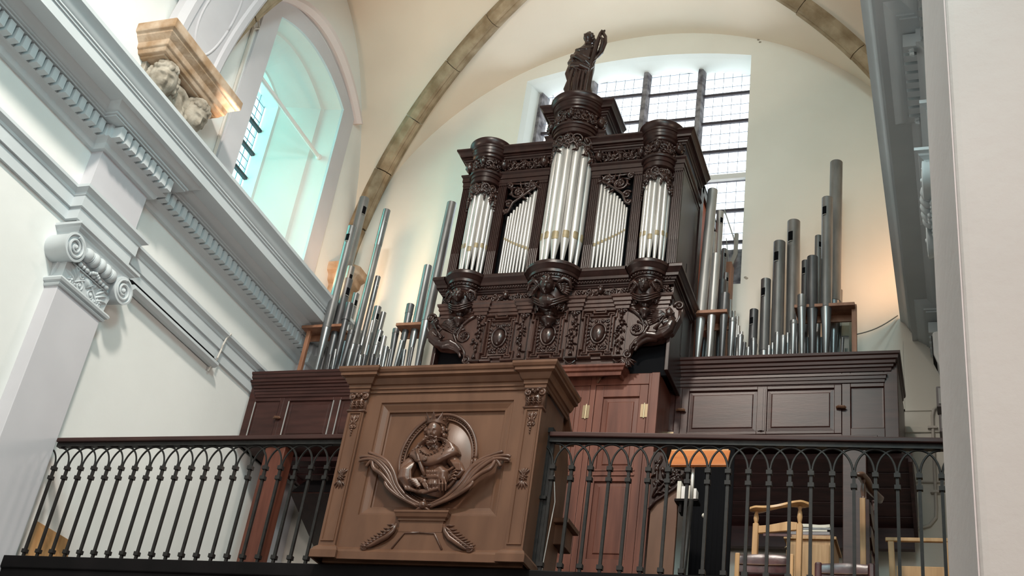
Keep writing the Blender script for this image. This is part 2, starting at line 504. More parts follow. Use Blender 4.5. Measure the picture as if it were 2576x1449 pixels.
def head(m, c, s, fwd, up=(0, 0, 1), hair=26, seed=3, beard=False, nu=30, nv=24, long=1.0, curl=0.13):
    """a carved head of height s: brow, sockets, nose, cheeks, lips, chin, ears and curls"""
    R, F, U = frame_axes(fwd, up)
    c = Vector(c)
    def g(x, z, cx, cz, sx, sz):
        return math.exp(-((x-cx)/sx)**2-((z-cz)/sz)**2)
    def surf(th, ph):
        x, y, z = math.cos(ph)*math.sin(th), math.cos(ph)*math.cos(th), math.sin(ph)
        rx, ry, rz = 0.37, 0.45, 0.5*long
        k = 1.0
        if y > 0:
            k += 0.24*g(x, z, 0, -0.14, 0.10, 0.15)+0.06*g(x, z, 0, 0.12, 0.09, 0.2)
            k -= 0.15*(g(x, z, 0.34, 0.08, 0.15, 0.10)+g(x, z, -0.34, 0.08, 0.15, 0.10))
            k += 0.09*(g(x, z, 0.34, 0.07, 0.085, 0.05)+g(x, z, -0.34, 0.07, 0.085, 0.05))
            k += 0.08*(g(x, z, 0.30, 0.25, 0.22, 0.06)+g(x, z, -0.30, 0.25, 0.22, 0.06))
            k += 0.05*(g(x, z, 0.45, -0.28, 0.2, 0.2)+g(x, z, -0.45, -0.28, 0.2, 0.2))
            k += 0.10*g(x, z, 0, -0.43, 0.15, 0.045)+0.10*g(x, z, 0, -0.56, 0.13, 0.045)-0.07*g(x, z, 0, -0.495, 0.17, 0.028)
            k += 0.09*g(x, z, 0, -0.80, 0.2, 0.12)
        if z < 0:
            k *= 1.0-0.10*abs(x)*(-z)
        return c+(R*(x*rx)+F*(y*ry)+U*(z*rz))*(k*s)
    rings = []
    for j in range(nv+1):
        ph = -PI/2*0.985+PI*0.985*j/nv
        rings.append([surf(2*PI*i/nu, ph) for i in range(nu)])
    m.loft(rings, True, True)
    for sg in (-1, 1):
        m.blob(c+(R*(sg*0.38)+U*0.0)*s, (0.06*s, 0.09*s, 0.12*s), 8, 6)
    rnd = random.Random(seed)
    for i in range(hair):
        th = rnd.uniform(0, 2*PI)
        ph = rnd.uniform(-0.25, 1.0)*PI/2
        x, y, z = math.cos(ph)*math.sin(th), math.cos(ph)*math.cos(th), math.sin(ph)
        if y > 0.15 and z < 0.52:
            continue
        m.blob(c+(R*(x*0.39)+F*(y*0.46)+U*(z*0.5))*s, s*curl*rnd.uniform(0.7, 1.2), 7, 5)
    if beard:
        m.blob(c+(F*0.20-U*0.50)*s, (0.24*s, 0.20*s, 0.19*s), 14, 10)
        for i in range(120):
            x = rnd.uniform(-0.34, 0.34)
            z = rnd.uniform(-0.76, -0.24)
            if abs(x) < 0.20 and z > -0.40:
                continue
            if abs(x) < 0.09 and z > -0.47:
                continue
            if z < -0.62 and abs(x) > 0.22:
                continue
            y = 0.40*math.sqrt(max(0.0, 1-(x/0.40)**2))
            if z < -0.55:
                y *= 0.86
            m.blob(c+(R*x+F*(y+0.0)+U*z)*s, s*rnd.uniform(0.035, 0.052), 6, 5)
        for sg in (-1, 1):
            m.tube([c+(R*(sg*a)+F*b+U*e)*s for a, b, e in ((0.015, 0.47, -0.215), (0.09, 0.455, -0.23), (0.16, 0.41, -0.30))], [0.026*s, 0.028*s, 0.012*s], 6)
def offset_loop(loop, d):
    """closed 2D loop pushed inwards by d with mitred corners (loop runs clockwise)"""
    out = []
    n = len(loop)
    for i in range(n):
        a, b, c = Vector(loop[i-1]), Vector(loop[i]), Vector(loop[(i+1) % n])
        t0, t1 = (b-a).normalized(), (c-b).normalized()
        n0, n1 = Vector((t0.y, -t0.x)), Vector((t1.y, -t1.x))
        q = (n0+n1)/max(1+n0.dot(n1), 0.2)
        out.append(tuple(b+q*d))
    return out
def wing(m, mp, u, v, sg, L, H=0.02, n=5, droop=0.5):
    """one spread wing of overlapping feathers, rooted at (u, v)"""
    for row, (ll, hh) in enumerate(((1.0, 0.4), (0.72, 0.7), (0.48, 1.0))):
        for k in range(n):
            a = 0.55-droop*k*0.42
            ang = a if sg > 0 else PI-a
            leaf(m, mp, u+sg*L*0.05*k, v-L*0.03*k, ang, L*ll*(1-0.1*k), L*0.2, H*hh*1.2, 0.12*sg)
# ================================================================== THE SETTING
XL, XR, YB = -7.7, 0.1, 12.1          # left wall, right wall, back wall
XC = -3.8
ZS, HV = 9.6, 3.8                     # vault springing and rise

def arch_loop(a0, a1, zs, zp, sag, n=14):
    """closed loop of (a, z): sill corners, then a segmental head from a1 back to a0"""
    pts = [(a0, zs), (a1, zs)]
    for i in range(n+1):
        t = i/n
        pts.append((a1+(a0-a1)*t, zp+sag*(1-(2*t-1)**2)))
    return pts
def wall_with_window(m, fn, a_min, a_max, z_min, z_max, loop):
    a0, a1, zs = loop[0][0], loop[1][0], loop[0][1]
    def q(pts):
        m.add([fn(a, z) for a, z in pts], [tuple(range(len(pts)))])
    q([(a_min, z_min), (a_max, z_min), (a_max, zs), (a_min, zs)])
    q([(a_min, zs), (a0, zs), loop[-1], (a0, z_max), (a_min, z_max)])
    q([(a1, zs), (a_max, zs), (a_max, z_max), (a1, z_max), loop[2]])
    for i in range(2, len(loop)-1):
        p, r = loop[i], loop[i+1]
        q([p, (p[0], z_max), (r[0], z_max), r])

# ---- left wall and its window
LW = arch_loop(9.29, 11.10, 8.60, 11.77, 0.24)
m = MB()
wall_with_window(m, lambda a, z: (XL, a, z), -8.9, YB, 0.0, 14.0, LW)
wall_left = struct(build('wall_left', m, 'plaster_cool'), 'cream plastered left wall above and below the moulded cornice', 'wall')
m = MB()
steps = [(XL, 9.29, 11.10, 11.77, 0.24), (-7.92, 9.33, 11.02, 11.74, 0.23), (-7.94, 9.36, 10.97, 11.71, 0.23), (-8.40, 9.62, 10.72, 11.60, 0.20), (-8.42, 9.66, 10.69, 11.58, 0.2), (-8.68, 9.66, 10.69, 11.56, 0.2)]
rings = []
for x, a0, a1, zp, sg in steps:
    rings.append([(x, a, z) for a, z in arch_loop(a0, a1, 8.6, zp, sg)])
m.loft(rings, True, False)
build('window_reveal', m, 'plaster_reveal', wall_left)
m = MB()
n = 24
for (i0, o0, d) in ((0.0, 0.30, 0.035),):
    inner = arch_loop(9.29, 11.10, 8.6, 11.77, 0.24)[1:]
    inner.append((9.29, 8.6))
    outer = arch_loop(8.96, 11.40, 8.6, 11.86, 0.40)[1:]
    outer.append((8.96, 8.6))
    rings = []
    for p, o in zip(inner, outer):
        rings.append([(XL-0.01, p[0], p[1]), (XL+d, p[0], p[1]), (XL+d, o[0], o[1]), (XL-0.01, o[0], o[1])])
    m.loft(rings, True, True)
build('window_surround', m, 'paint_lilac', wall_left)
m = MB()
hood = [(9.02+2.43*i/20, 11.80+0.52*(1-(2*i/20-1)**2)) for i in range(21)]
hood2 = [(8.96+2.56*i/20, 11.84+0.62*(1-(2*i/20-1)**2)) for i in range(21)]
rings = []
for p, o in zip(hood, hood2):
    rings.append([(XL, p[0], p[1]), (XL+0.07, p[0], p[1]), (XL+0.12, (p[0]+o[0])/2, (p[1]+o[1])/2), (XL+0.12, o[0], o[1]), (XL, o[0], o[1])])
m.loft(rings, True, True)
build('hood_mould', m, M['plaster_edge'], wall_left)
m = MB()
m.tube([(XL+0.02, 8.93, 8.7), (XL+0.02, 8.9, 9.6), (XL+0.02, 8.88, 10.6), (XL+0.02, 8.87, 11.18), (XL+0.03, 8.80, 11.26), (XL+0.03, 8.88, 11.36), (XL+0.02, 8.9, 11.6), (XL+0.02, 8.93, 12.6)], 0.02, 6)
m.tube([(XL+0.03, 8.87, 11.18), (XL+0.04, 8.95, 11.25), (XL+0.03, 8.88, 11.36)], 0.014, 5)
build('cable_duct', m, 'pipe_white', wall_left)

def leaded(name, fn, a0, a1, z0, zp, sag, cols, row, bars, barw, mat, lab, lights=None, show=None, parent_mat='lead_came'):
    """a leaded window: each pane an object, the lead net and the saddle bars parts"""
    net = MB()
    return net
# left window
win2 = MB()
yg0, yg1, zg0, zg1, xg = 9.70, 10.66, 8.6, 11.60, -8.62
for i in range(8):
    y = yg1-0.137*i
    if y > yg0-0.01:
        win2.bar((xg, y, zg0), (xg, y, zg1+0.1), 0.010, 0.009)
for k in range(24):
    z = 11.56-0.13*k
    if z > zg0:
        win2.bar((xg, yg0, z), (xg, yg1, z), 0.009, 0.010)
w2 = struct(build('window_2', win2, 'lead_came'), 'leaded window deep in the arched opening of the left wall', 'window')
pm = MB()
pm.add([(0, 0, 0), (0, 0.121, 0), (0, 0.121, 0.114), (0, 0, 0.114)], [(0, 1, 2, 3)])
pane_me = bpy.data.meshes.new('pane')
pane_me.from_pydata(pm.v, [], pm.f)
pane_me.materials.append(M['pane_green'])
for i in range(7):
    for k in range(-1, 20):
        o = bpy.data.objects.new('pane', pane_me)
        COL.objects.link(o)
        o.parent = w2
        o.location = (xg-0.004, yg1-0.137*(i+1)+0.008, 11.56-0.13*(k+1)+0.008)
for z in (11.17, 10.78, 10.39, 10.0, 9.6, 9.2):
    b = MB()
    b.bar((xg+0.03, yg0, z), (xg+0.03, yg1+0.03, z), 0.05, 0.04)
    build('saddle_bar', b, 'bar_iron', w2)
b = MB()
b.tube([(-7.82, 9.2, 10.93), (-7.82, 11.08, 10.93)], 0.028, 8)
b.blob((-7.82, 11.04, 10.93), 0.045, 8, 6)
build('tie_bar', b, 'white_paint', w2)

# ---- back wall and its big window behind the organ
BW = arch_loop(-5.48, -2.33, 9.25, 12.82, 0.20)
m = MB()
wall_with_window(m, lambda a, z: (a, YB, z), XL-0.2, XR+0.6, 0.0, 14.0, BW)
wall_back = struct(build('wall_back', m, 'plaster'), 'cream plastered end wall behind the organ', 'wall')
m = MB()
rings = []
for y, a0, a1, zp in ((YB, -5.48, -2.33, 12.82), (YB+0.10, -5.44, -2.345, 12.82), (YB+0.45, -5.36, -2.38, 12.84), (YB+0.6, -5.36, -2.38, 12.84)):
    rings.append([(a, y, z) for a, z in arch_loop(a0, a1, 9.25, zp, 0.20)])
m.loft(rings, True, False)
build('window_reveal', m, 'plaster_reveal', wall_back)
for (p, q) in (((1558, 590), (1560, 590)),):
    pass
m = MB()
for px, py in ((1875, 698), (1893, 858), (1890, 850), (1912, 106), (1908, 100), (1878, 700)):
    c = aty(px, py, YB)
    m.blob((c.x, c.y, c.z), (0.02, 0.006, 0.016), 7, 5)
build('plaster_damage', m, 'stone_grey', wall_back)
m = MB()
b0, b1 = aty(2258, 800, YB), aty(2268, 923, YB)
m.box(-0.55, XR, YB-0.02, YB+0.01, 7.30, 7.36)
m.box(-0.55, -0.53, YB-0.012, YB+0.01, 7.55, 8.4)
m.box(-0.55, XR, YB-0.012, YB+0.01, 7.55, 7.57)
build('wall_moulding', m, 'plaster', wall_back)

YG = 12.52
win1 = MB()
lights = [(-5.36, -4.69), (-4.57, -3.91), (-3.79, -3.13), (-3.02, -2.40)]
panes = []
for li, (a0, a1) in enumerate(lights):
    w = (a1-a0)/5
    for i in range(6):
        x = a0+w*i
        win1.bar((x, YG, 9.9), (x, YG, 13.02), 0.0055, 0.007, (0, 1, 0))
    for k in range(20):
        z = 13.0-0.161*k
        win1.bar((a0, YG, z), (a1, YG, z), 0.007, 0.0055)
    for i in range(5):
        for k in range(19):
            z = 13.0-0.161*(k+1)
            panes.append((li, a0+w*i+0.006, z+0.006, w-0.012))
w1 = struct(build('window_1', win1, 'lead_came'), 'tall leaded window of four lights behind the organ', 'window')
vis_z = {0: 12.5, 1: 11.7, 2: 11.2, 3: 9.9}
rest = MB()
pane_cache = {}
for li, x, z, w in panes:
    if z >= vis_z[li]:
        if li not in pane_cache:
            me = bpy.data.meshes.new('pane')
            me.from_pydata([(0, 0, 0), (w, 0, 0), (w, 0, 0.149), (0, 0, 0.149)], [], [(0, 1, 2, 3)])
            me.materials.append(M['pane'])
            pane_cache[li] = me
        o = bpy.data.objects.new('pane', pane_cache[li])
        COL.objects.link(o)
        o.parent = w1
        o.location = (x, YG-0.003, z)
    else:
        rest.add([(x, YG-0.003, z), (x+w, YG-0.003, z), (x+w, YG-0.003, z+0.149), (x, YG-0.003, z+0.149)], [(0, 1, 2, 3)])
ro = build('lower_panes', rest, 'pane', w1)
ro['kind'] = 'stuff'
for x in (-4.63, -3.85, -3.075):
    b = MB()
    b.prism([(-0.06, 0.0), (-0.03, -0.09), (0.03, -0.09), (0.06, 0.0), (0.03, 0.1), (-0.03, 0.1)], lambda p, k, x=x: (x+p[0], YG+p[1], 9.3 if k == 0 else 13.06))
    build('mullion', b, 'mullion', w1)
b = MB()
b.prism([(-0.05, 0.05), (-0.05, -0.10), (0.02, -0.12), (0.07, 0.05)], lambda p, k: (-5.36+p[0], YG+p[1], 9.3 if k == 0 else 12.95))
build('jamb_stone', b, 'mullion', w1)
b = MB()
b.bar((-2.40, YG, 9.9), (-2.40, YG, 12.9), 0.02, 0.03, (0, 1, 0))
build('edge_bar', b, 'bar_iron', w1)
for li, (a0, a1) in enumerate(lights):
    for k in range(7):
        z = 12.53-0.483*k+(0.16 if li in (1,) else (0.0 if li == 3 else 0.12))
        if z > 9.95:
            b = MB()
            b.bar((a0-0.03, YG-0.02, z), (a1+0.03, YG-0.02, z), 0.03, 0.045)
            build('saddle_bar', b, 'bar_iron', w1)
b = MB()
b.box(-5.4, -2.36, YG-0.15, YG+0.1, 9.45, 9.92)
build('sill_stone', b, 'mullion', w1)
b = MB()
b.bar((-3.4, YB+0.03, 10.85), (-2.33, YB+0.03, 10.85), 0.05, 0.075)
build('tie_bar', b, 'white_paint', w1)
b = MB()
b.tube([aty(1822, 527, 12.2), aty(1836, 570, 12.2), aty(1853, 622, 12.2)], 0.008, 5)
b.tube([aty(1827, 600, 12.25), aty(1833, 660, 12.25)], 0.006, 5)
b.tube([aty(1853, 590, 12.2), aty(1850, 640, 12.15), aty(1836, 672, 12.1)], 0.03, 6)
build('loose_cable', b, 'cable', w1)

# ---- right wall, hidden for the most part behind the pier
m = MB()
m.add([(XR, 6.9, 0), (XR, YB, 0), (XR, YB, 14), (XR, 6.9, 14)], [(0, 1, 2, 3)])
wall_right = struct(build('wall_right', m, 'plaster'), 'cream right wall under the cornice beyond the big pier', 'wall')
# ---- pier in the right foreground
m = MB()
plan = [(4.5, 4.98), (0.085, 4.98), (0.06, 4.985), (0.045, 5.0), (-0.075, 5.88), (-0.083, 5.96), (-0.083, 6.9), (4.5, 6.9)]
m.prism(plan, lambda p, k: (p[0], p[1], 0.0 if k == 0 else 14.0))
pier = struct(build('wall_pier', m, 'plaster_pier'), 'big pinkish white plastered pier in the right foreground', 'pier')
m = MB()
m.add([(0.045, 4.995, 0), (-0.075, 5.875, 0), (-0.075, 5.875, 14), (0.045, 4.995, 14), (0.039, 4.991, 0), (-0.081, 5.871, 0), (-0.081, 5.871, 14), (0.039, 4.991, 14)],
      [(4, 5, 6, 7), (0, 1, 5, 4), (3, 7, 6, 2), (0, 4, 7, 3), (1, 2, 6, 5)])
build('chamfer', m, 'plaster_edge', pier)

# ---- vaults
def zv(x, y, yc, hy):
    a = max(0.0, 1-((x-XC)/3.9)**2)
    b = max(0.0, 1-((y-yc)/hy)**2)
    return ZS+HV*math.sqrt(max(a, b))
def vault(name, y0, y1, lab):
    yc, hy = (y0+y1)/2, (y1-y0)/2
    m = MB()
    nx, ny = 96, 64
    # cells bunched towards the springing by a cosine step, with the diagonals on cell corners
    N = 72
    us = [-math.cos(PI*i/N) for i in range(N+1)]
    vs = []
    for u in us:
        for w in us:
            vs.append((XC+3.9*u, yc+hy*w, zv(XC+3.9*u, yc+hy*w, yc, hy)))
    fs = []
    for i in range(N):
        for j in range(N):
            a, b, c, d = i*(N+1)+j, (i+1)*(N+1)+j, (i+1)*(N+1)+j+1, i*(N+1)+j+1
            if (i < N/2) == (j < N/2):
                fs += [(a, c, b), (a, d, c)]
            else:
                fs += [(a, d, b), (b, d, c)]
    m.add(vs, fs)
    return struct(build(name, m, 'plaster_warm', None, True, auto=math.radians(25)), lab, 'vault')
ceiling = vault('ceiling', 7.9, YB+0.02, 'warm cream groin vault over the organ bay')
ceiling2 = vault('ceiling', 3.7, 7.9, 'cream groin vault over the nearer bay')
for k in (1, 2, 3):
    nb = bpy.data.objects.new('ceiling', ceiling2.data)
    COL.objects.link(nb)
    nb.location = (0, -4.2*k, 0)
    struct(nb, 'cream groin vault of the nave behind the photographer, bay %d' % k, 'vault')
m = MB()
m.add([(XL, -8.9, 0), (5.0, -8.9, 0), (5.0, -8.9, 14), (XL, -8.9, 14), (5.0, 7.0, 0), (5.0, 7.0, 14)], [(0, 1, 2, 3), (1, 4, 5, 2)])
m.add([(0.1, -8.9, 9.0), (5.0, -8.9, 9.0), (5.0, 7.0, 9.0), (0.1, 7.0, 9.0), (0.1, -8.9, 14), (0.1, 7.0, 14)], [(0, 1, 2, 3), (0, 3, 5, 4)])
struct(build('wall_nave', m, 'plaster'), 'plain nave and aisle walls behind the photographer', 'wall')
m = MB()
m.add([(XL, -8.9, 0), (5.0, -8.9, 0), (5.0, YB, 0), (XL, YB, 0)], [(0, 1, 2, 3)])
struct(build('floor_nave', m, 'mullion'), 'grey stone church floor', 'floor')
def rib(name, c0, c1, lab, t0, t1, top=0.05):
    """a diagonal stone rib from corner c0 to the crown c1, built of separate stones"""
    rt = thing_struct(name, lab)
    p0, p1 = Vector((*c0, 0)), Vector((*c1, 0))
    side = Vector((-(p1-p0).y, (p1-p0).x, 0)).normalized()
    rnd = random.Random(hash(name+str(c0)) % 1000 if False else int(abs(c0[0]*31+c0[1]*17)))
    def pos(t):
        q = p0.lerp(p1, t)
        return Vector((q.x, q.y, ZS+HV*math.sqrt(max(0, 1-(1-t)**2))))
    prof = [(-0.12, top), (-0.115, -0.06), (-0.05, -0.13), (-0.012, -0.135), (0, -0.125), (0.012, -0.135), (0.05, -0.13), (0.115, -0.06), (0.12, top)]
    t = t0
    th = [0.0]
    while t < t1:
        # walk along the arc
        L = rnd.uniform(0.62, 0.95)
        tt = t
        d = 0.0
        while d < L and tt < t1:
            d += (pos(min(tt+0.004, 1))-pos(tt)).length
            tt += 0.004
        rings = []
        k = 7
        js = rnd.uniform(-0.006, 0.006)
        for i in range(k+1):
            u = t+0.0008+(tt-t-0.0016)*i/k
            P = pos(u)
            T = (pos(min(u+0.002, 1))-pos(max(u-0.002, 0))).normalized()
            Nn = side.cross(T).normalized()
            if Nn.z < 0:
                Nn = -Nn
            rings.append([P+side*(a+js)+Nn*(b+js) for a, b in prof])
        s = MB()
        s.loft(rings, True, True)
        build('stone', s, 'stone', rt)
        t = tt
    return rt
def thing_struct(name, lab):
    o = thing(name, lab, 'vault rib', (0, 0, 0))
    o['kind'] = 'structure'
    return o
rib('trim_1', (XL, YB), (XC, 10.0), 'tan stone vault rib rising from the left back corner', 0.0, 1.0)
rib('trim_2', (XR, YB), (XC, 10.0), 'tan stone vault rib rising behind the right cornice', 0.02, 1.0)
rib('trim_3', (XL-0.1, 8.38), (XC, 10.0), 'stone vault rib beside the oval-panelled arch above the left corbel', 0.0, 0.9, 0.4)
rib('trim_4', (XL, 7.40), (XC, 5.8), 'stone vault rib on the near side of the left corbel', 0.03, 0.6, 0.4)

# ---- transverse arch with oval panels over the corbel
def tarch(t, inset):
    a = PI*(1-t)
    return (XC+(3.9-inset)*math.cos(a), ZS+(HV-inset)*math.sin(a))
m = MB()
rings = []
sec = [(7.55, 0.0), (7.55, 0.10), (7.62, 0.16), (7.70, 0.16), (7.72, 0.13), (8.28, 0.13), (8.30, 0.16), (8.38, 0.16), (8.45, 0.10), (8.45, 0.0)]
for i in range(61):
    t = i/60
    rings.append([(*(lambda q: (q[0],))(tarch(t, ins)), y, tarch(t, ins)[1]) for y, ins in sec])
m.loft(rings, True, True)
tr5 = struct(build('trim_5', m, 'paint_lilac'), 'pale transverse arch with raised oval panels above the left corbel', 'arch')
def on_arch(s, y, h):
    t = s
    x, z = tarch(t, 0.13+h)
    return Vector((x, y, z))
for c, hw in ((0.079, 0.045), (0.19, 0.05)):
    m = MB()
    m.tube([on_arch(c+hw*math.sin(2*PI*k/40), 8.0+0.22*math.cos(2*PI*k/40), 0.0) for k in range(41)], 0.016, 6)
    build('oval_moulding', m, 'paint_lilac', tr5, True)

# ---- entablature profile: (distance from the wall, height)
def entab_profiles(dz=0.0):
    corona = [(0.0, 8.40), (0.34, 8.40), (0.53, 8.395), (0.53, 8.50), (0.545, 8.505), (0.545, 8.525), (0.56, 8.53), (0.56, 8.545), (0.575, 8.56), (0.585, 8.585), (0.60, 8.61), (0.63, 8.635), (0.65, 8.65), (0.65, 8.69), (0.0, 8.70)]
    bed = [(0.0, 8.085), (0.045, 8.085), (0.06, 8.10), (0.07, 8.13), (0.10, 8.155), (0.125, 8.165), (0.125, 8.30), (0.235, 8.30), (0.235, 8.318), (0.255, 8.32), (0.255, 8.338), (0.275, 8.345), (0.30, 8.365), (0.335, 8.385), (0.345, 8.40), (0.0, 8.40)]
    arch = [(0.0, 7.28), (0.035, 7.28), (0.035, 7.40), (0.06, 7.402), (0.06, 7.515), (0.07, 7.52), (0.075, 7.545), (0.10, 7.565), (0.12, 7.575), (0.12, 7.605), (0.0, 7.615)]
    return corona, bed, arch
CORONA, BED, ARCHI = entab_profiles()
RES = 0.13
def entablature(name, wall_x, sg, y0, lab):
    """sg=+1: left wall (mouldings push towards +x); sg=-1: right wall"""
    def path(off):
        p = [(wall_x, y0), (wall_x, 7.27), (wall_x+sg*off, 7.27), (wall_x+sg*off, 8.03), (wall_x, 8.03), (wall_x, 11.58), (wall_x+sg*off, 11.58), (wall_x+sg*off, YB)]
        return p
    out = 1.0 if sg > 0 else -1.0
    m = MB()
    m.sweep(CORONA, [(wall_x, y0), (wall_x, YB)], False, out)
    o = struct(build(name, m, 'paint', None, True, auto=math.radians(30)), lab, 'cornice')
    m = MB()
    m.sweep(BED, path(RES), False, out)
    build('bed_moulding', m, 'paint', o, True, auto=math.radians(30))
    m = MB()
    m.sweep(ARCHI, path(RES), False, out)
    build('architrave', m, 'paint', o, True, auto=math.radians(25))
    m = MB()
    for a, b in ((7.27, 8.03), (11.58, YB)):
        xs = sorted((wall_x-sg*0.05, wall_x+sg*RES))
        m.box(xs[0], xs[1], a, b, 7.6, 8.09)
    build('frieze_block', m, 'paint_lilac', o)
    d = MB()
    d.box(-0.05, 0.05, -0.034, 0.034, 0.0, 0.125)
    me = bpy.data.meshes.new('dentil')
    me.from_pydata(d.v, [], d.f)
    me.materials.append(M['paint'])
    seg = [(y0+0.05, 7.16, 0.0), (7.22, 8.05, RES), (8.11, 11.47, 0.0), (11.56, 12.02, RES)]
    for a, b, off in seg:
        n = max(1, int(round((b-a)/0.104)))
        for k in range(n+1):
            q = bpy.data.objects.new('dentil', me)
            COL.objects.link(q)
            q.parent = o
            q.location = (wall_x+sg*(0.17+off), a+(b-a)*k/n, 8.165)
    return o
ent_l = entablature('trim_6', XL, 1, 3.0, 'grey-blue painted cornice with dentils along the left wall')
ent_r = entablature('trim_7', XR, -1, 5.9, 'grey-blue painted cornice along the right wall seen from below')

# ---- pilasters under the entablature
def pilaster(name, wall_x, sg, y0, y1, lab, full=True):
    xs = sorted((wall_x-sg*0.05, wall_x+sg*0.15))
    m = MB()
    m.box(xs[0], xs[1], y0, y1, 0.0, 6.66)
    o = struct(build(name, m, 'paint_lilac', None, bevel=0.006), lab, 'pilaster')
    f = wall_x+sg*0.15
    U, N = Vector((0, 1, 0)), Vector((sg, 0, 0))
    w = y1-y0
    yc = (y0+y1)/2
    mp = flat_map((f, yc, 0), U, (0, 0, 1), N)
    out = 1.0 if sg > 0 else -1.0
    a = MB()
    a.sweep([(0.0, 6.60), (0.02, 6.605), (0.03, 6.62), (0.02, 6.635), (0.045, 6.645), (0.055, 6.665), (0.045, 6.685), (0.0, 6.69)], [(wall_x, y0), (f, y0), (f, y1), (wall_x, y1)], False, out)
    build('astragal', a, 'paint', o, True, auto=math.radians(40))
    b = MB()
    rings = []
    for z, g in ((6.68, 0.0), (6.8, 0.005), (6.95, 0.03), (7.06, 0.07), (7.10, 0.09)):
        rings.append([(wall_x, y0-g, z), (f+sg*g, y0-g, z), (f+sg*g, y1+g, z), (wall_x, y1+g, z)])
    b.loft(rings, True, True)
    build('capital_bell', b, 'paint', o)
    c = MB()
    c.sweep([(0.0, 7.10), (0.08, 7.10), (0.09, 7.13), (0.12, 7.15), (0.125, 7.165), (0.15, 7.175), (0.15, 7.20), (0.0, 7.21)], [(wall_x, y0), (f, y0), (f, y1), (wall_x, y1)], False, out)
    build('abacus', c, 'paint', o, True, auto=math.radians(30))
    for yy, s2 in ((y0-0.06, 1), (y1+0.06, -1)):
        v = MB()
        v.lathe([(0.0, -0.22), (0.128, -0.22), (0.13, 0.0), (0.138, 0.012), (0.138, 0.03), (0.118, 0.034), (0.112, 0.012), (0.0, 0.012)], (f+sg*0.07, yy, 6.97), 28, axis='x') if sg > 0 else v.lathe([(0.0, 0.22), (0.13, 0.22), (0.13, 0.0), (0.138, -0.012), (0.138, -0.03), (0.118, -0.034), (0.112, -0.012), (0.0, -0.012)], (f+sg*0.07, yy, 6.97), 28, axis='x')
        vm = flat_map((f+sg*0.085, yy, 6.97), U, (0, 0, 1), N)
        spiral(v, vm, 0, 0, 0.108, 2.1, PI/2 if s2 > 0 else PI/2, -s2, 0.016, 7, 44, 0.6)
        build('volute', v, 'paint', o, True, auto=math.radians(40))
    # bolster of swelling buds between the volutes
    bl = MB()
    prof = []
    nb = 5
    L = w-0.18
    for k in range(nb*8+1):
        t = k/(nb*8)
        ph = (t*nb) % 1.0
        r = 0.048+0.030*abs(math.sin(PI*ph))**0.7*(1-0.5*abs(2*t-1)**2)
        prof.append((r, -L/2+L*t))
    bl.lathe(prof, (f+sg*0.06, yc, 7.015), 16, axis='y')
    for k in range(1, nb):
        for dy in (-0.012, 0.012):
            bl.lathe([(0.06, -0.008), (0.066, 0.0), (0.06, 0.008)], (f+sg*0.06, yc-L/2+L*k/nb+dy, 7.015), 16, axis='y')
    build('bolster', bl, 'paint', o, True, auto=math.radians(50))
    bd = MB()
    for k in range(9):
        bd.blob(mp(-L/2+0.03+(L-0.06)*k/8, 6.90, 0.045), (0.022, 0.036 if k % 2 == 0 else 0.02, 0.022), 8, 6)
    bd.tube([mp(-w/2+0.04, 6.872, 0.03), mp(w/2-0.04, 6.872, 0.03)], 0.008, 6)
    build('bead_row', bd, 'paint', o, True)
    ac = MB()
    for s2 in (-1, 1):
        for k in range(5):
            leaf(ac, mp, s2*(w/2-0.17), 6.72+0.035*k, PI/2-s2*(0.9-0.18*k)+0.0, 0.17-0.012*k, 0.04, 0.03, -s2*0.3)
        rosette(ac, mp, s2*(w/2-0.11), 6.735, 0.055, 0.02, 6)
        spiral(ac, mp, s2*0.085, 6.745, 0.05, 1.5, PI/2, s2, 0.011, 6)
        spiral(ac, mp, s2*0.155, 6.72, 0.03, 1.3, 0, -s2, 0.009, 6)
        ac.tube([mp(s2*(0.26-0.26*t), 6.70+0.13*math.sin(PI*t/2)**2, 0.01) for t in [i/10 for i in range(11)]], 0.009, 5)
        spiral(ac, mp, s2*0.10, 6.845, 0.035, 1.3, 0, s2, 0.012, 6)
        leaf(ac, mp, s2*0.05, 6.83, PI/2-s2*1.2, 0.10, 0.04, 0.02, 0.3*s2)
    for k in range(7):
        leaf(ac, mp, 0, 6.77, PI/2+0.22*(k-3), 0.12, 0.03, 0.03)
    for k in range(5):
        ac.blob(mp((k-2)*0.022, 6.905+0.01*(2-abs(k-2)), 0.07), 0.02, 7, 5)
    # side leaves on the return faces
    for s2, yy in ((-1, y0), (1, y1)):
        mq = flat_map((wall_x+sg*0.07, yy, 6.72), (sg, 0, 0), (0, 0, 1), (0, s2, 0))
        for k in range(5):
            leaf(ac, mq, -0.04+0.01*k, 0.03*k, 1.2, 0.12, 0.04, 0.03)
    build('acanthus_relief', ac, 'paint', o, True)
    return o
pil_l = pilaster('trim_8', XL, 1, 7.33, 7.97, 'pale lilac pilaster with a scrolled capital on the left wall')
pil_r = pilaster('trim_9', XR, -1, 7.33, 7.97, 'pale pilaster with a scrolled capital half hidden by the big pier')
pil_b = pilaster('trim_10', XL, 1, 11.64, 12.08, 'pale pilaster in the back corner behind the left pipes')
for xw, sg in ((XR, -1),):
    m = MB()
    for yy in (7.24, 8.06):
        mp = flat_map((xw+sg*(0.27), yy, 8.13), (0, 1, 0), (0, 0, 1), (sg, 0, 0))
        acanthus(m, mp, 0, 0, PI/2, 0.17, 0.10, 0.04)
        m.blob(mp(0, 0.14, 0.03), 0.04, 8, 6)
        rosette(m, mp, 0, 0.03, 0.045, 0.03)
    build('corner_leaf', m, 'paint', ent_r, True)

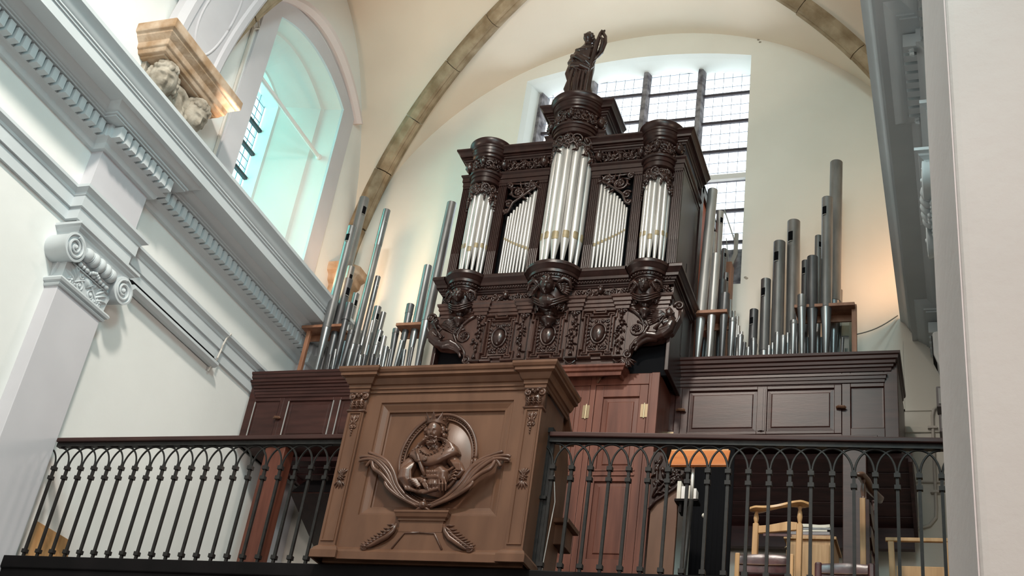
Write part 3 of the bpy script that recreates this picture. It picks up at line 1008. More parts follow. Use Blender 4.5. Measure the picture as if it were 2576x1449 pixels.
# ---- strip lamp with its cable under the architrave
t = thing('strip_light', 'long grey strip lamp mounted under the left architrave', 'lamp', (XL+0.05, 9.1, 7.2))
m = MB()
m.box(XL+0.0, XL+0.055, 8.30, 9.90, 7.215, 7.275)
build('mounting_slot', m, 'black', t)
m = MB()
m.prism([(0.0, 0.0), (0.03, -0.05), (0.09, -0.055), (0.13, -0.03), (0.13, 0.0), (0.10, 0.02), (0.0, 0.02)], lambda p, k: (XL+p[0], 8.30 if k == 0 else 9.92, 7.20+p[1]))
build('housing', m, 'paint', t, bevel=0.004)
m = MB()
m.tube([(XL+0.07, 9.88, 7.17), (XL+0.05, 9.94, 7.22), (XL+0.10, 9.90, 7.26), (XL+0.08, 9.95, 7.4), (XL+0.10, 9.93, 7.44), (XL+0.09, 9.97, 7.55), (XL+0.13, 9.98, 7.61)], 0.01, 6)
m.tube([(XL+0.07, 9.88, 7.17), (XL+0.03, 9.9, 7.10)], 0.01, 6)
build('cable', m, 'pipe_white', t)

# ---- corbel with carved angel heads
t = thing('carved_corbel', 'brown sandstone corbel with two curly haired angel heads under a moulded slab', 'corbel', (XL, 8.0, 9.4))
m = MB()
m.sweep([(0.0, 9.42), (0.06, 9.42), (0.08, 9.46), (0.10, 9.47), (0.11, 9.53), (0.16, 9.58), (0.165, 9.60), (0.195, 9.61), (0.20, 9.63), (0.20, 9.72), (0.0, 9.75)],
        [(XL, 7.42), (XL+0.27, 7.42), (XL+0.27, 8.38), (XL, 8.38)], False)
m.box(XL, XL+0.3, 7.40, 8.40, 9.40, 9.74)
build('slab', m, 'stone_warm', t, bevel=0.008)
for yy, fx, sd in ((7.58, (0.75, -0.55, -0.35), 11), (8.16, (0.8, -0.15, -0.5), 23)):
    m = MB()
    head(m, (XL+0.22, yy, 9.22), 0.40, fx, hair=240, seed=sd, curl=0.07)
    build('angel_head', m, 'stone_grey', t, True, remesh=0.006, sm=1)
m = MB()
for k, (yy, zz, ry, rz) in enumerate(((7.74, 9.10, 0.12, 0.09), (7.88, 9.20, 0.12, 0.14), (7.97, 9.12, 0.10, 0.12), (8.03, 9.26, 0.09, 0.12), (7.80, 8.99, 0.12, 0.08), (7.9, 9.32, 0.2, 0.09))):
    m.blob((XL+0.14, yy, zz), (0.13, ry, rz), 10, 8)
mp = flat_map((XL+0.24, 7.88, 9.15), (0, 1, 0), (0, 0, 1), (1, 0, 0))
for k in range(7):
    leaf(m, mp, -0.1+0.03*k, 0.10-0.02*k, -0.9-0.1*k, 0.22, 0.07, 0.05)
m.tube([mp(-0.16+0.05*k, 0.08*math.sin(k*0.9)-0.02, 0.0) for k in range(8)], 0.035, 7)
m.box(XL, XL+0.06, 7.45, 8.3, 8.95, 9.42)
build('wings', m, 'stone_grey', t, True, remesh=0.010)
m = MB()
m.box(XL, XL+0.28, 7.47, 7.62, 9.74, 9.84)
build('upper_block', m, 'paint_lilac', t, bevel=0.02)
# ---- small corbel in the back corner
t = thing('corner_corbel', 'small weathered stone corbel in the left back corner behind the tall pipes', 'corbel', (XL, YB, 9.5))
m = MB()
m.sweep([(0.0, 9.22), (0.02, 9.22), (0.05, 9.33), (0.04, 9.42), (0.10, 9.46), (0.11, 9.54), (0.17, 9.58), (0.17, 9.70), (0.0, 9.72)], [(XL, 11.88), (XL+0.15, 11.88), (XL+0.22, 11.95), (XL+0.22, YB)], False)
m.box(XL, XL+0.2, 11.9, YB, 9.2, 9.7)
build('block', m, 'stone_warm', t, bevel=0.012)

# ---- balcony: floor, edge beam
m = MB()
m.box(XL, XR, 7.86, YB, 3.95, 4.27)
floor = struct(build('floor', m, 'beam'), 'dark balcony floor of the organ loft', 'floor')
m = MB()
m.sweep([(0.0, 3.2), (0.02, 3.2), (0.02, 3.9), (0.05, 3.93), (0.05, 4.06), (0.08, 4.09), (0.10, 4.15), (0.14, 4.17), (0.14, 4.27), (0.0, 4.28)], [(-7.72, 7.98), (-4.7, 7.98), (-2.9, 7.98), (-0.05, 8.16)], False)
m.add([(-7.72, 7.96, 4.275), (-0.05, 8.12, 4.275), (-0.05, 8.3, 4.275), (-7.72, 8.2, 4.275)], [(0, 1, 2, 3)])
beam = struct(build('trim_11', m, 'beam', None, bevel=0.006), 'dark moulded beam along the balcony edge', 'beam')
# ================================================================== THE ORGAN CASE
XO, YF = -3.9, 10.17
SH = 8.26                                   # top of the shelf the front pipes stand on
org = thing('pipe_organ', 'dark carved oak organ case with three round towers of silvery pipes', 'pipe organ', (XO, 10.3, 4.28))
def sx(x, s):
    return XO+s*x
def arc_path(cx, cy, r, n=14):
    return [(cx-r*math.cos(PI*i/n), cy-r*math.sin(PI*i/n)) for i in range(n+1)]
TX = 1.005                                   # side tower offset
# body behind the front
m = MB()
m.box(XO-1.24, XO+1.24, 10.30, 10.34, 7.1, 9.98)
build('back_board', m, 'black', org)  # black puts the shade inside the case into the board behind the pipes
m = MB()
for s in (-1, 1):
    xa, xb = sorted((sx(1.235, s), sx(1.275, s)))
    m.box(xa, xb, YF+0.02, 11.0, 7.1, 9.72)
m.box(XO-1.255, XO+1.255, YF+0.03, 11.0, 9.72, 9.97)
m.box(XO-1.2, XO+1.2, 10.9, 11.0, 7.1, 9.8)
build('case_side', m, 'dark_wood', org, bevel=0.006)
m = MB()
m.box(XO-1.29, XO+1.29, 11.0, 11.06, 7.5, 10.02)
m.box(XO-1.29, XO+1.29, 11.06, 12.0, 9.96, 10.02)
for s in (-1, 1):
    xa, xb = sorted((sx(1.24, s), sx(1.29, s)))
    m.box(xa, xb, 11.9, 12.0, 7.5, 10.0)
    m.box(xa, xb, 11.06, 12.0, 9.86, 10.0)
    m.box(xa, xb, 11.06, 11.14, 7.5, 10.0)
build('rear_frame', m, 'dark_wood', org, bevel=0.006)
for s in (-1, 1):
    m = MB()
    xa, xb = sorted((sx(1.23, s), sx(1.26, s)))
    m.box(xa, xb, 11.06, 11.98, 7.5, 9.95)
    build('rear_side_panel', m, 'red_panel', org)
m = MB()
m.box(-5.42, -5.36, 10.9, 10.95, 7.12, 7.95)
m.box(-5.42, -5.2, 10.93, 10.96, 7.12, 8.6)
build('rear_side_board', m, 'dark_wood', org)
m = MB()
m.box(-2.72, -2.62, 10.62, 10.66, 7.5, 8.6)
build('rear_side_board', m, 'dark_wood', org)
# fluted pilasters
for xc in (-1.22, -0.79, -0.305, 0.305, 0.79, 1.22):
    w = 0.104
    poly = [(-w/2, 0.06), (-w/2, 0.0)]
    nf = 5
    for k in range(nf):
        c = -w/2+w*(k+0.5)/nf
        hw = w/nf*0.30
        poly += [(c-hw, 0.0), (c-hw*0.6, 0.012), (c+hw*0.6, 0.012), (c+hw, 0.0)]
    poly += [(w/2, 0.0), (w/2, 0.06)]
    m = MB()
    m.prism(poly, lambda p, k, xc=xc: (XO+xc+p[0], YF+p[1], SH if k == 0 else 9.50))
    m.box(XO+xc-w/2, XO+xc+w/2, YF-0.004, YF+0.06, 9.50, 9.535)
    p = build('pilaster', m, 'dark_wood', org)
    m = MB()
    for k in range(nf):
        c = -w/2+w*(k+0.5)/nf
        m.tube([(XO+xc+c, YF+0.007, SH), (XO+xc+c, YF+0.007, 8.62)], 0.0055, 6)
        m.blob((XO+xc+c, YF-0.003, 9.517), (0.006, 0.004, 0.006), 6, 4)
    _o = build('reeding', m, 'dark_wood', p)
    _o['kind'] = 'stuff'

# entablature of the two wings
CORN = [(0.0, 9.84), (0.012, 9.845), (0.018, 9.862), (0.032, 9.868), (0.036, 9.885), (0.05, 9.89), (0.05, 9.905), (0.075, 9.91), (0.078, 9.935), (0.088, 9.95), (0.105, 9.97), (0.115, 9.975), (0.115, 9.995), (0.0, 10.0)]
ARCH = [(0.0, 9.53), (0.008, 9.53), (0.008, 9.585), (0.018, 9.588), (0.018, 9.64), (0.026, 9.645), (0.036, 9.66), (0.036, 9.675), (0.0, 9.685)]
for s in (-1, 1):
    pth = [(sx(1.27, s), 11.0), (sx(1.27, s), YF), (sx(0.26, s), YF), (sx(0.26, s), YF+0.3)]
    if s > 0:
        pth = [(XO+0.26, YF+0.3), (XO+0.26, YF), (XO+1.27, YF), (XO+1.27, 11.0)]
    c = MB()
    c.sweep(CORN, pth)
    build('cornice', c, 'dark_wood', org, True, auto=math.radians(25))
    c = MB()
    c.sweep(ARCH, pth)
    build('architrave', c, 'dark_wood', org, True, auto=math.radians(25))
    m = MB()
    mp = flat_map((XO, YF-0.002, 0), (1, 0, 0), (0, 0, 1), (0, -1, 0))
    a, b = sorted((s*0.30, s*0.82))
    foliage(m, mp, a, b, 9.69, 9.84, 5+s, 0.011)
    for cx in (0.32, 0.80, 1.22):
        head(m, (sx(cx, s), YF-0.02, 9.77), 0.13, (0, -1, -0.3), hair=22, seed=8, nu=24, nv=20)
    _o = build('frieze_carving', m, 'carved', org, True)
    _o['kind'] = 'stuff'
    # openwork scrolls above the flat pipe fields
    m = MB()
    mp = flat_map((XO, YF+0.01, 0), (s, 0, 0), (0, 0, 1), (0, -1, 0))
    for cu, cv, r, sg in ((0.435, 9.455, 0.062, 1), (0.585, 9.395, 0.085, -1), (0.675, 9.24, 0.052, 1), (0.70, 9.49, 0.04, 1), (0.695, 9.15, 0.03, -1)):
        spiral(m, mp, cu, cv, r, 1.7, 0.5, sg, 0.015, 7)
        spiral(m, mp, cu, cv, r*0.7, 1.2, 2.5, sg, 0.012, 6)
        rosette(m, mp, cu, cv, r*0.5, 0.025, 5)
    rnd = random.Random(4)
    for k in range(26):
        t = rnd.random()
        u = 0.38+0.34*t
        lo = 9.44-0.30*t
        v = rnd.uniform(lo+0.02, 9.50)
        leaf(m, mp, u, v, rnd.uniform(-0.5, 4), rnd.uniform(0.05, 0.10), 0.035, 0.022, rnd.uniform(-0.4, 0.4))
    m.tube([mp(0.37, 9.47, 0.01), mp(0.48, 9.37, 0.015), mp(0.56, 9.31, 0.01), mp(0.63, 9.25, 0.015), mp(0.67, 9.14, 0.01), mp(0.72, 9.10, 0.01)], [0.012, 0.016, 0.014, 0.016, 0.014, 0.008], 6)
    m.tube([mp(0.40, 9.51, 0.005), mp(0.55, 9.50, 0.012), mp(0.73, 9.52, 0.005)], 0.013, 6)
    build('pipe_shade', m, 'carved', org, True)

def tower(cx, r, zb, zf, zc, zt, kv, seed, hang):
    """round tower head: valance, band, frieze, corona; zb band bottom, zf frieze bottom, zc cornice bottom, zt top"""
    h = zf-zb
    k = zt-zc
    m = MB()
    m.lathe([(r-0.02, zb-0.01), (r+0.0, zb), (r+0.012, zb+0.05*h), (r+0.012, zb+0.3*h), (r+0.002, zb+0.34*h), (r+0.002, zb+0.44*h), (r+0.014, zb+0.48*h), (r+0.014, zb+0.75*h), (r+0.03, zb+0.8*h), (r+0.036, zb+0.9*h), (r+0.03, zb+h), (r, zb+h+0.004)], (cx, YF+0.02, 0), 40)
    m.lathe([(r-0.005, zf), (r-0.005, zc)], (cx, YF+0.02, 0), 40)
    build('tower_band', m, 'dark_wood', org, True, auto=math.radians(35))
    m = MB()
    m.lathe([(r, zc), (r+0.012, zc+0.04*k), (r+0.016, zc+0.14*k), (r+0.035, zc+0.2*k), (r+0.04, zc+0.34*k), (r+0.045, zc+0.36*k), (r+0.05, zc+0.5*k), (r+0.06, zc+0.52*k), (r+0.062, zc+0.62*k), (r+0.072, zc+0.66*k), (r+0.085, zc+0.78*k), (r+0.09, zc+0.84*k), (r+0.09, zc+0.94*k), (r+0.078, zt), (0, zt)], (cx, YF+0.02, 0), 48)
    build('tower_cornice', m, 'dark_wood', org, True, auto=math.radians(35))
    m = MB()
    mp = cyl_map(cx, YF+0.02, r-0.003)
    foliage(m, mp, -PI/2*r, PI/2*r, zf+0.015, zc-0.01, seed, 0.0105)
    head(m, mp(0, (zf+zc)/2+0.02, 0.01), (zc-zf)*0.55, (0, -1, -0.3), hair=22, seed=3, nu=24, nv=20)
    build('tower_frieze', m, 'carved', org, True)
    m = MB()
    mp = cyl_map(cx, YF+0.02, r-0.012)
    rnd = random.Random(seed+5)
    U = PI/2*r
    n = 7
    for i in range(n):
        u = -U+2*U*(i+0.5)/n
        e = abs(u/U)
        low = zb-kv-hang*e**3
        spiral(m, mp, u, zb-kv*0.42, kv*0.36, 1.6, rnd.uniform(0, 6), 1 if i % 2 else -1, 0.013, 7)
        spiral(m, mp, u+0.02, low+kv*0.28, kv*0.24, 1.4, rnd.uniform(0, 6), -1 if i % 2 else 1, 0.011, 6)
        for q in range(4):
            leaf(m, mp, u+rnd.uniform(-0.03, 0.03), zb-rnd.uniform(0.0, zb-low-0.03), rnd.uniform(3.4, 6.0), rnd.uniform(0.06, 0.10), 0.04, 0.02, rnd.uniform(-0.3, 0.3))
        z = zb-kv
        while z > low:
            z -= 0.035
            m.blob(mp(u, z, 0.01), (0.018, 0.018, 0.022), 7, 5)
            leaf(m, mp, u, z, rnd.uniform(3.5, 5.9), 0.06, 0.03, 0.02)
    m.tube([mp(-U+2*U*i/24, zb-kv*0.78+0.02*math.cos(i*1.8)-hang*0.6*abs(2*i/24-1)**3, 0.008) for i in range(25)], 0.012, 6)
    for q in range(7):
        m.blob(mp(rnd.uniform(-0.025, 0.025), zb-kv*0.9-0.02*(q % 3), 0.015), 0.016, 7, 5)
    build('tower_valance', m, 'carved', org, True)
for s in (-1, 1):
    tower(sx(TX, s), 0.165, 9.48, 9.635, 9.83, 10.055, 0.15, 31+s, 0.22)
# tall middle tower with its flat block behind
m = MB()
m.box(XO-0.33, XO+0.33, YF, 10.62, 9.90, 10.40)
build('tower_block', m, 'dark_wood', org)
bp = [(XO-0.33, 10.62), (XO-0.33, YF), (XO+0.33, YF), (XO+0.33, 10.62)]
m = MB()
m.sweep([(d, z+0.53) for d, z in CORN], bp)
m.box(XO-0.40, XO+0.40, YF-0.06, 10.66, 10.50, 10.53)
build('cornice', m, 'dark_wood', org, True, auto=math.radians(25))
m = MB()
m.sweep([(0, 10.0), (0.01, 10.0), (0.01, 10.05), (0.02, 10.055), (0.02, 10.10), (0.035, 10.12), (0.035, 10.135), (0, 10.145)], bp)
build('architrave', m, 'dark_wood', org, True, auto=math.radians(25))
m = MB()
mp = flat_map((XO, YF-0.002, 0), (1, 0, 0), (0, 0, 1), (0, -1, 0))
for s in (-1, 1):
    head(m, (XO+s*0.295, YF-0.02, 10.25), 0.13, (0, -1, -0.3), hair=22, seed=6, nu=24, nv=20)
    for k in range(5):
        leaf(m, mp, s*0.30, 10.16+0.04*k, PI/2+s*0.5*(k-2), 0.06, 0.03, 0.02)
_o = build('frieze_carving', m, 'carved', org, True)
_o['kind'] = 'stuff'
tower(XO, 0.245, 10.0, 10.14, 10.335, 10.54, 0.19, 57, 0.22)

# front pipes
def front_pipe(x, y, r, zm, zt, nx, ny, mw=1.0):
    """a pipe of radius r with its mouth at zm facing (nx, ny)"""
    m = MB()
    m.lathe([(0.010, SH-0.01), (0.012, SH), (r*0.98, zm-r*1.1), (r, zm-r*1.0), (r, zt), (r*0.86, zt), (r*0.86, zt-0.05)], (x, y, 0), 20)
    p = build('front_pipe', m, 'tin', org, True, auto=math.radians(35))
    q = MB()
    a0 = math.atan2(ny, nx)
    hw = 0.82
    cols = 7
    h0, h1 = zm-r*0.95, zm+r*1.05
    rows = []
    for j in range(7):
        t = j/6
        z = h0+(h1-h0)*t
        ww = hw*(1.0 if 0.12 < t < 0.88 else 0.80)
        rows.append([(x+(r+0.0025)*math.cos(a0+ww*(2*i/cols-1)), y+(r+0.0025)*math.sin(a0+ww*(2*i/cols-1)), z) for i in range(cols+1)])
    q.loft(rows, False, False)
    lip = MB()
    build('mouth', q, 'mouth', p, True)
    return p
for s in (-1, 1):
    n = 10
    x = 0.365
    for i in range(n):
        t = i/(n-1)
        r = 0.0205-0.0085*t
        if i:
            x += r+0.0022
        front_pipe(sx(x, s), YF+0.05, r, 8.635+0.165*t, 9.46-0.36*t, 0, -1)
        x += r
for s in (-1, 1):
    for k in range(7):
        a = (k-3)*math.radians(29)
        R = 0.118
        e = abs(k-3)
        front_pipe(sx(TX, s)+R*math.sin(a), YF+0.03-R*math.cos(a), 0.030 if e else 0.033, (8.59, 8.645, 8.665, 8.68)[e], 9.45, math.sin(a), -math.cos(a))
for k in range(7):
    a = (k-3)*math.radians(29)
    R = 0.190
    e = abs(k-3)
    front_pipe(XO+R*math.sin(a), YF+0.03-R*math.cos(a), 0.047 if e else 0.051, (8.63, 8.655, 8.68, 8.70)[e], 9.93, math.sin(a), -math.cos(a))
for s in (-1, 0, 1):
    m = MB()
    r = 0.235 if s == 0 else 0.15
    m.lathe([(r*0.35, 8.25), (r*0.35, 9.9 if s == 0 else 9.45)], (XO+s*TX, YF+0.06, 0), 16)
    build('tower_core', m, 'black', org)  # the same interior shade, as black behind the tower pipes

# shelf with round fronts under the towers, frieze, lower entablature
pth = [(XO-1.255, 11.0), (XO-1.255, YF)]
for cx, r in ((XO-TX, 0.13), (XO, 0.215), (XO+TX, 0.13)):
    pth += arc_path(cx, YF, r)
pth += [(XO+1.255, YF), (XO+1.255, 11.0)]
m = MB()
m.sweep([(0.0, 8.06), (0.012, 8.062), (0.02, 8.08), (0.03, 8.085), (0.032, 8.10), (0.045, 8.105), (0.05, 8.13), (0.07, 8.135), (0.073, 8.165), (0.088, 8.18), (0.10, 8.205), (0.112, 8.215), (0.112, 8.245), (0.10, SH), (-0.05, SH)], pth)
m.box(XO-1.25, XO+1.25, YF-0.02, 10.9, SH-0.02, SH)
for cx, r in ((XO-TX, 0.15), (XO, 0.235), (XO+TX, 0.15)):
    m.lathe([(0, SH-0.001), (r, SH-0.001), (r, SH-0.02)], (cx, YF, 0), 24)
shelf = build('pipe_shelf', m, 'dark_wood', org, True, auto=math.radians(25))
m = MB()
for i in range(len(pth)-1):
    a, b = Vector(pth[i]), Vector(pth[i+1])
    L = (b-a).length
    if a.y > 10.3 or b.y > 10.3:
        continue
    t = (b-a)/L
    nn = Vector((t.y, -t.x))
    k = max(1, int(round(L/0.03)))
    for j in range(k):
        c = a+t*(L*(j+0.5)/k)+nn*0.052
        m.blob((c.x, c.y, 8.118), (0.009, 0.009, 0.013), 6, 4)
build('egg_ornament', m, 'carved', shelf, True)
m = MB()
m.box(XO-1.22, XO+1.22, YF, 10.4, 7.80, 8.08)
m.box(XO-0.82, XO+0.82, YF+0.03, 10.4, 7.14, 7.85)
build('lower_case', m, 'panel_wood', org)
m = MB()
mp = flat_map((XO, YF-0.002, 0), (1, 0, 0), (0, 0, 1), (0, -1, 0))
for s in (-1, 1):
    for cu in (0.40, 0.64):
        spiral(m, mp, s*cu, 8.0, 0.052, 1.8, PI/2, s*(1 if cu < 0.5 else -1), 0.011, 7)
        for k in range(5):
            leaf(m, mp, s*cu, 8.0, 2*PI*k/5, 0.075, 0.035, 0.018, 0.4)
    head(m, (XO+s*0.52, YF-0.03, 8.02), 0.085, (0, -1, -0.25), hair=20, seed=2, nu=24, nv=20)
    wing(m, mp, s*0.52+0.02, 7.99, 1, 0.09, 0.015, 4)
    wing(m, mp, s*0.52-0.02, 7.99, -1, 0.09, 0.015, 4)
    for k in range(4):
        leaf(m, mp, s*0.52, 7.99, -PI/2+0.5*(k-1.5), 0.06, 0.03, 0.016)
    for cu in (0.29, 0.77, 1.2):
        rosette(m, mp, s*cu, 8.0, 0.06, 0.02, 6)
        for k in range(6):
            m.blob(mp(s*cu+0.035*math.cos(k), 8.0+0.04*math.sin(k), 0.014), 0.013, 6, 4)
_o = build('lower_frieze', m, 'carved', org, True)
_o['kind'] = 'stuff'
ARC2 = [(0.0, 7.79), (0.008, 7.79), (0.008, 7.825), (0.022, 7.83), (0.022, 7.865), (0.035, 7.87), (0.035, 7.905), (0.05, 7.915), (0.055, 7.94), (0.0, 7.95)]
lp = [(XO-1.23, 10.6), (XO-1.23, YF)]
for c in (-0.77, -0.275, 0.275, 0.77):
    lp += [(XO+c-0.065, YF), (XO+c-0.065, YF-0.03), (XO+c+0.065, YF-0.03), (XO+c+0.065, YF)]
lp += [(XO+1.23, YF), (XO+1.23, 10.6)]
m = MB()
m.sweep(ARC2, lp)
build('lower_architrave', m, 'panel_wood', org, True, auto=math.radians(25))

# cherub heads with wings, drapery and a pendant knob under the towers
for s, sc in ((-1, 1.0), (0, 1.38), (1, 1.0)):
    cx = XO+s*TX
    yy = YF-0.13*sc if s else YF-0.20
    m = MB()
    hz = 7.97 if s else 7.985
    head(m, (cx, yy-0.03, hz), 0.150*sc, (0.22, -1, -0.42), hair=70, seed=40+s, curl=0.085)
    m.blob((cx, yy+0.05, hz-0.10*sc), (0.07*sc, 0.06*sc, 0.06*sc), 10, 8)
    ch = build('cherub_head', m, 'carved', org, True, remesh=0.0045)
    for sg in (-1, 1):
        m = MB()
        mp = flat_map((cx+sg*0.055*sc, yy+0.01, hz+0.0), (1, 0.35*sg, 0), (0, 0, 1), (0, -1, 0))
        wing(m, mp, 0, 0.02, sg, 0.15*sc, 0.03, 6, 0.6)
        m.tube([mp(sg*0.02*sc, 0.03*sc, 0.02), mp(sg*0.06*sc, 0.075*sc, 0.03), mp(sg*0.10*sc, 0.06*sc, 0.02), mp(sg*0.12*sc, 0.0, 0.01)], [0.02*sc, 0.024*sc, 0.02*sc, 0.01], 7)
        build('wing', m, 'carved', ch, True)
    m = MB()
    for k in range(3):
        m.tube([(cx+sc*0.15*math.sin(a), YF-0.01-sc*0.14*math.cos(a)*(1-0.08*k), hz-0.07*sc-0.02*k-sc*0.05*math.cos(a*2.1)) for a in [(-PI/2+PI*i/16) for i in range(17)]], 0.0105*sc, 6)
    m.lathe([(0.15*sc, hz+0.08), (0.14*sc, hz), (0.12*sc, hz-0.08*sc), (0.085*sc, hz-0.13*sc), (0.045*sc, hz-0.155*sc), (0.03*sc, hz-0.165*sc)], (cx, YF+0.0, 0), 24)
    for k in range(9):
        a = -PI/2+PI*k/8
        mp = flat_map((cx+0.11*sc*math.sin(a), YF-0.11*sc*math.cos(a), hz-0.09*sc), (math.cos(a), math.sin(a), 0), (0, 0, 1), (math.sin(a), -math.cos(a), 0))
        acanthus(m, mp, 0, 0.02, -PI/2, 0.085*sc, 0.06*sc, 0.018, 3)
    build('drapery', m, 'carved', ch, True)
    m = MB()
    zk = hz-0.175*sc
    m.lathe([(0.0, zk+0.04), (0.04*sc, zk+0.02), (0.042*sc, zk+0.008), (0.024*sc, zk-0.004), (0.026*sc, zk-0.02), (0.052*sc, zk-0.036), (0.062*sc, zk-0.055), (0.056*sc, zk-0.075), (0.03*sc, zk-0.095), (0.028*sc, zk-0.12), (0.02*sc, zk-0.135), (0.0, zk-0.145)], (cx, YF-0.04, 0), 28)
    build('pendant_knob', m, 'carved', org, True)

# the three lower panels with eared frames and cartouches
def eared_frame(m, cx, cz, w, h, ins):
    """rectangular moulding with notched ears top and bottom"""
    e, q = 0.030, 0.10
    pts = []
    W, H = w/2-ins, h/2-ins
    notch = 0.045
    side = [(-W, H), (-notch, H), (-notch, H-e), (notch, H-e), (notch, H), (W, H), (W, H-q*1.2), (W-e, H-q*1.2), (W-e, -H+q*1.2), (W, -H+q*1.2), (W, -H), (notch, -H), (notch, -H+e), (-notch, -H+e), (-notch, -H), (-W, -H), (-W, -H+q*1.2), (-W+e, -H+q*1.2), (-W+e, H-q*1.2), (-W, H-q*1.2)]
    return [(cx+a, cz+b) for a, b in side]
for ip, pc in enumerate((-0.535, 0.0, 0.535)):
    m = MB()
    w, h = 0.40, 0.565
    cz = 7.525
    m.box(XO+pc-w/2, XO+pc+w/2, YF+0.01, YF+0.04, cz-h/2, cz+h/2)
    pn = build('carved_panel', m, 'panel_wood', org)
    m = MB()
    for ins, wd, hh in ((0.004, 0.030, 0.030), (0.040, 0.022, 0.020)):
        base = eared_frame(m, XO+pc, cz, w, h, 0.0)
        rings = []
        for q, y in ((0.0, 0.012), (0.08, -hh*0.7), (0.35, -hh), (0.6, -hh), (0.8, -hh*0.45), (1.0, 0.012)):
            rings.append([(x, YF+0.005+y, z) for x, z in offset_loop(base, ins+wd*q)])
        m.loft(rings, True, False)
    build('eared_moulding', m, 'panel_wood', pn)
    m = MB()
    mp = flat_map((XO+pc, YF+0.01, cz), (1, 0, 0), (0, 0, 1), (0, -1, 0))
    prof = []
    for j in range(9):
        ph = PI/2*j/8
        k = math.cos(ph)
        zz = 0.05*math.sin(ph)
        prof.append([mp(0.066*k*math.cos(2*PI*i/24)*(1.0+0.10*math.sin(2*PI*i/24)), 0.004+0.095*k*math.sin(2*PI*i/24), zz+0.01) for i in range(24)])
    m.loft(prof, True, True)
    build('cartouche_boss', m, 'carved', pn, True)
    m = MB()
    m.tube([mp(0.078*math.cos(2*PI*i/32)*(1.0+0.1*math.sin(2*PI*i/32)), 0.004+0.112*math.sin(2*PI*i/32), 0.012) for i in range(33)], 0.013, 6)
    for sg in (-1, 1):
        spiral(m, mp, sg*0.032, 0.145, 0.028, 1.5, -PI/2, -sg, 0.011, 6)
        spiral(m, mp, sg*0.085, 0.155, 0.022, 1.3, PI, sg, 0.009, 6)
        spiral(m, mp, sg*0.075, -0.15, 0.03, 1.5, PI/2, sg, 0.011, 6)
        spiral(m, mp, sg*0.03, -0.165, 0.022, 1.4, PI/2, -sg, 0.010, 6)
        for k in range(6):
            leaf(m, mp, sg*0.078, 0.09-0.035*k, PI/2-sg*(0.9+0.25*k), 0.07, 0.035, 0.02, -sg*0.3)
        for k in range(4):
            m.blob(mp(sg*(0.02+0.022*k), -0.135-0.012*(k % 2), 0.015), 0.015, 7, 5)
    if ip == 1:
        head(m, mp(0, 0.175, 0.03), 0.075, (0, -1, -0.2), hair=12, seed=9, nu=18, nv=14)
        wing(m, mp, 0.02, 0.16, 1, 0.11, 0.016, 5)
        wing(m, mp, -0.02, 0.16, -1, 0.11, 0.016, 5)
    build('cartouche_frame', m, 'carved', pn, True)
# hanging garlands between the panels
for gc in (-0.77, -0.275, 0.275, 0.77):
    m = MB()
    m.box(XO+gc-0.055, XO+gc+0.055, YF-0.015, YF+0.04, 7.24, 7.80)
    g = build('garland_strip', m, 'panel_wood', org)
    m = MB()
    mp = flat_map((XO+gc, YF-0.017, 0), (1, 0, 0), (0, 0, 1), (0, -1, 0))
    rnd = random.Random(int(gc*100)+500)
    for sg in (-1, 1):
        spiral(m, mp, sg*0.033, 7.775, 0.022, 1.5, -PI/2, -sg, 0.010, 6)
    head(m, mp(0, 7.745, 0.02), 0.06, (0, -1, -0.2), hair=8, seed=4, nu=14, nv=10)
    for k in range(26):
        z = 7.70-0.36*k/26
        wd = 0.016+0.022*math.sin(PI*(k/26))
        if k % 3 == 0:
            m.blob(mp(rnd.uniform(-wd, wd), z, 0.016), rnd.uniform(0.014, 0.022), 8, 6)
        else:
            leaf(m, mp, rnd.uniform(-wd, wd), z, -PI/2+rnd.uniform(-1.2, 1.2), rnd.uniform(0.04, 0.06), 0.028, 0.024, rnd.uniform(-0.3, 0.3))
    m.lathe([(0.006, 7.345), (0.010, 7.33), (0.02, 7.30), (0.024, 7.28), (0.0, 7.28)], tuple(mp(0, 0, 0.012)), 12)
    build('garland', m, 'carved', g, True)
    m = MB()
    m.box(XO+gc-0.06, XO+gc+0.06, YF-0.03, YF+0.02, 7.245, 7.262)
    m.tube([(XO+gc-0.05, YF+0.0, 7.225), (XO+gc-0.025, YF-0.005, 7.20), (XO+gc, YF-0.005, 7.185), (XO+gc+0.025, YF-0.005, 7.20), (XO+gc+0.05, YF, 7.225)], 0.009, 6)
    build('garland_foot', m, 'carved', g)
# base rail
m = MB()
bpth = [(XO-0.86, YF+0.2), (XO-0.86, YF), (XO+0.80, YF), (XO+0.80, YF+0.2)]
m.sweep([(0.0, 7.04), (0.02, 7.04), (0.025, 7.075), (0.045, 7.085), (0.05, 7.11), (0.065, 7.125), (0.065, 7.145), (0.0, 7.16)], bpth)
build('base_rail', m, 'red_wood', org, True, auto=math.radians(25))
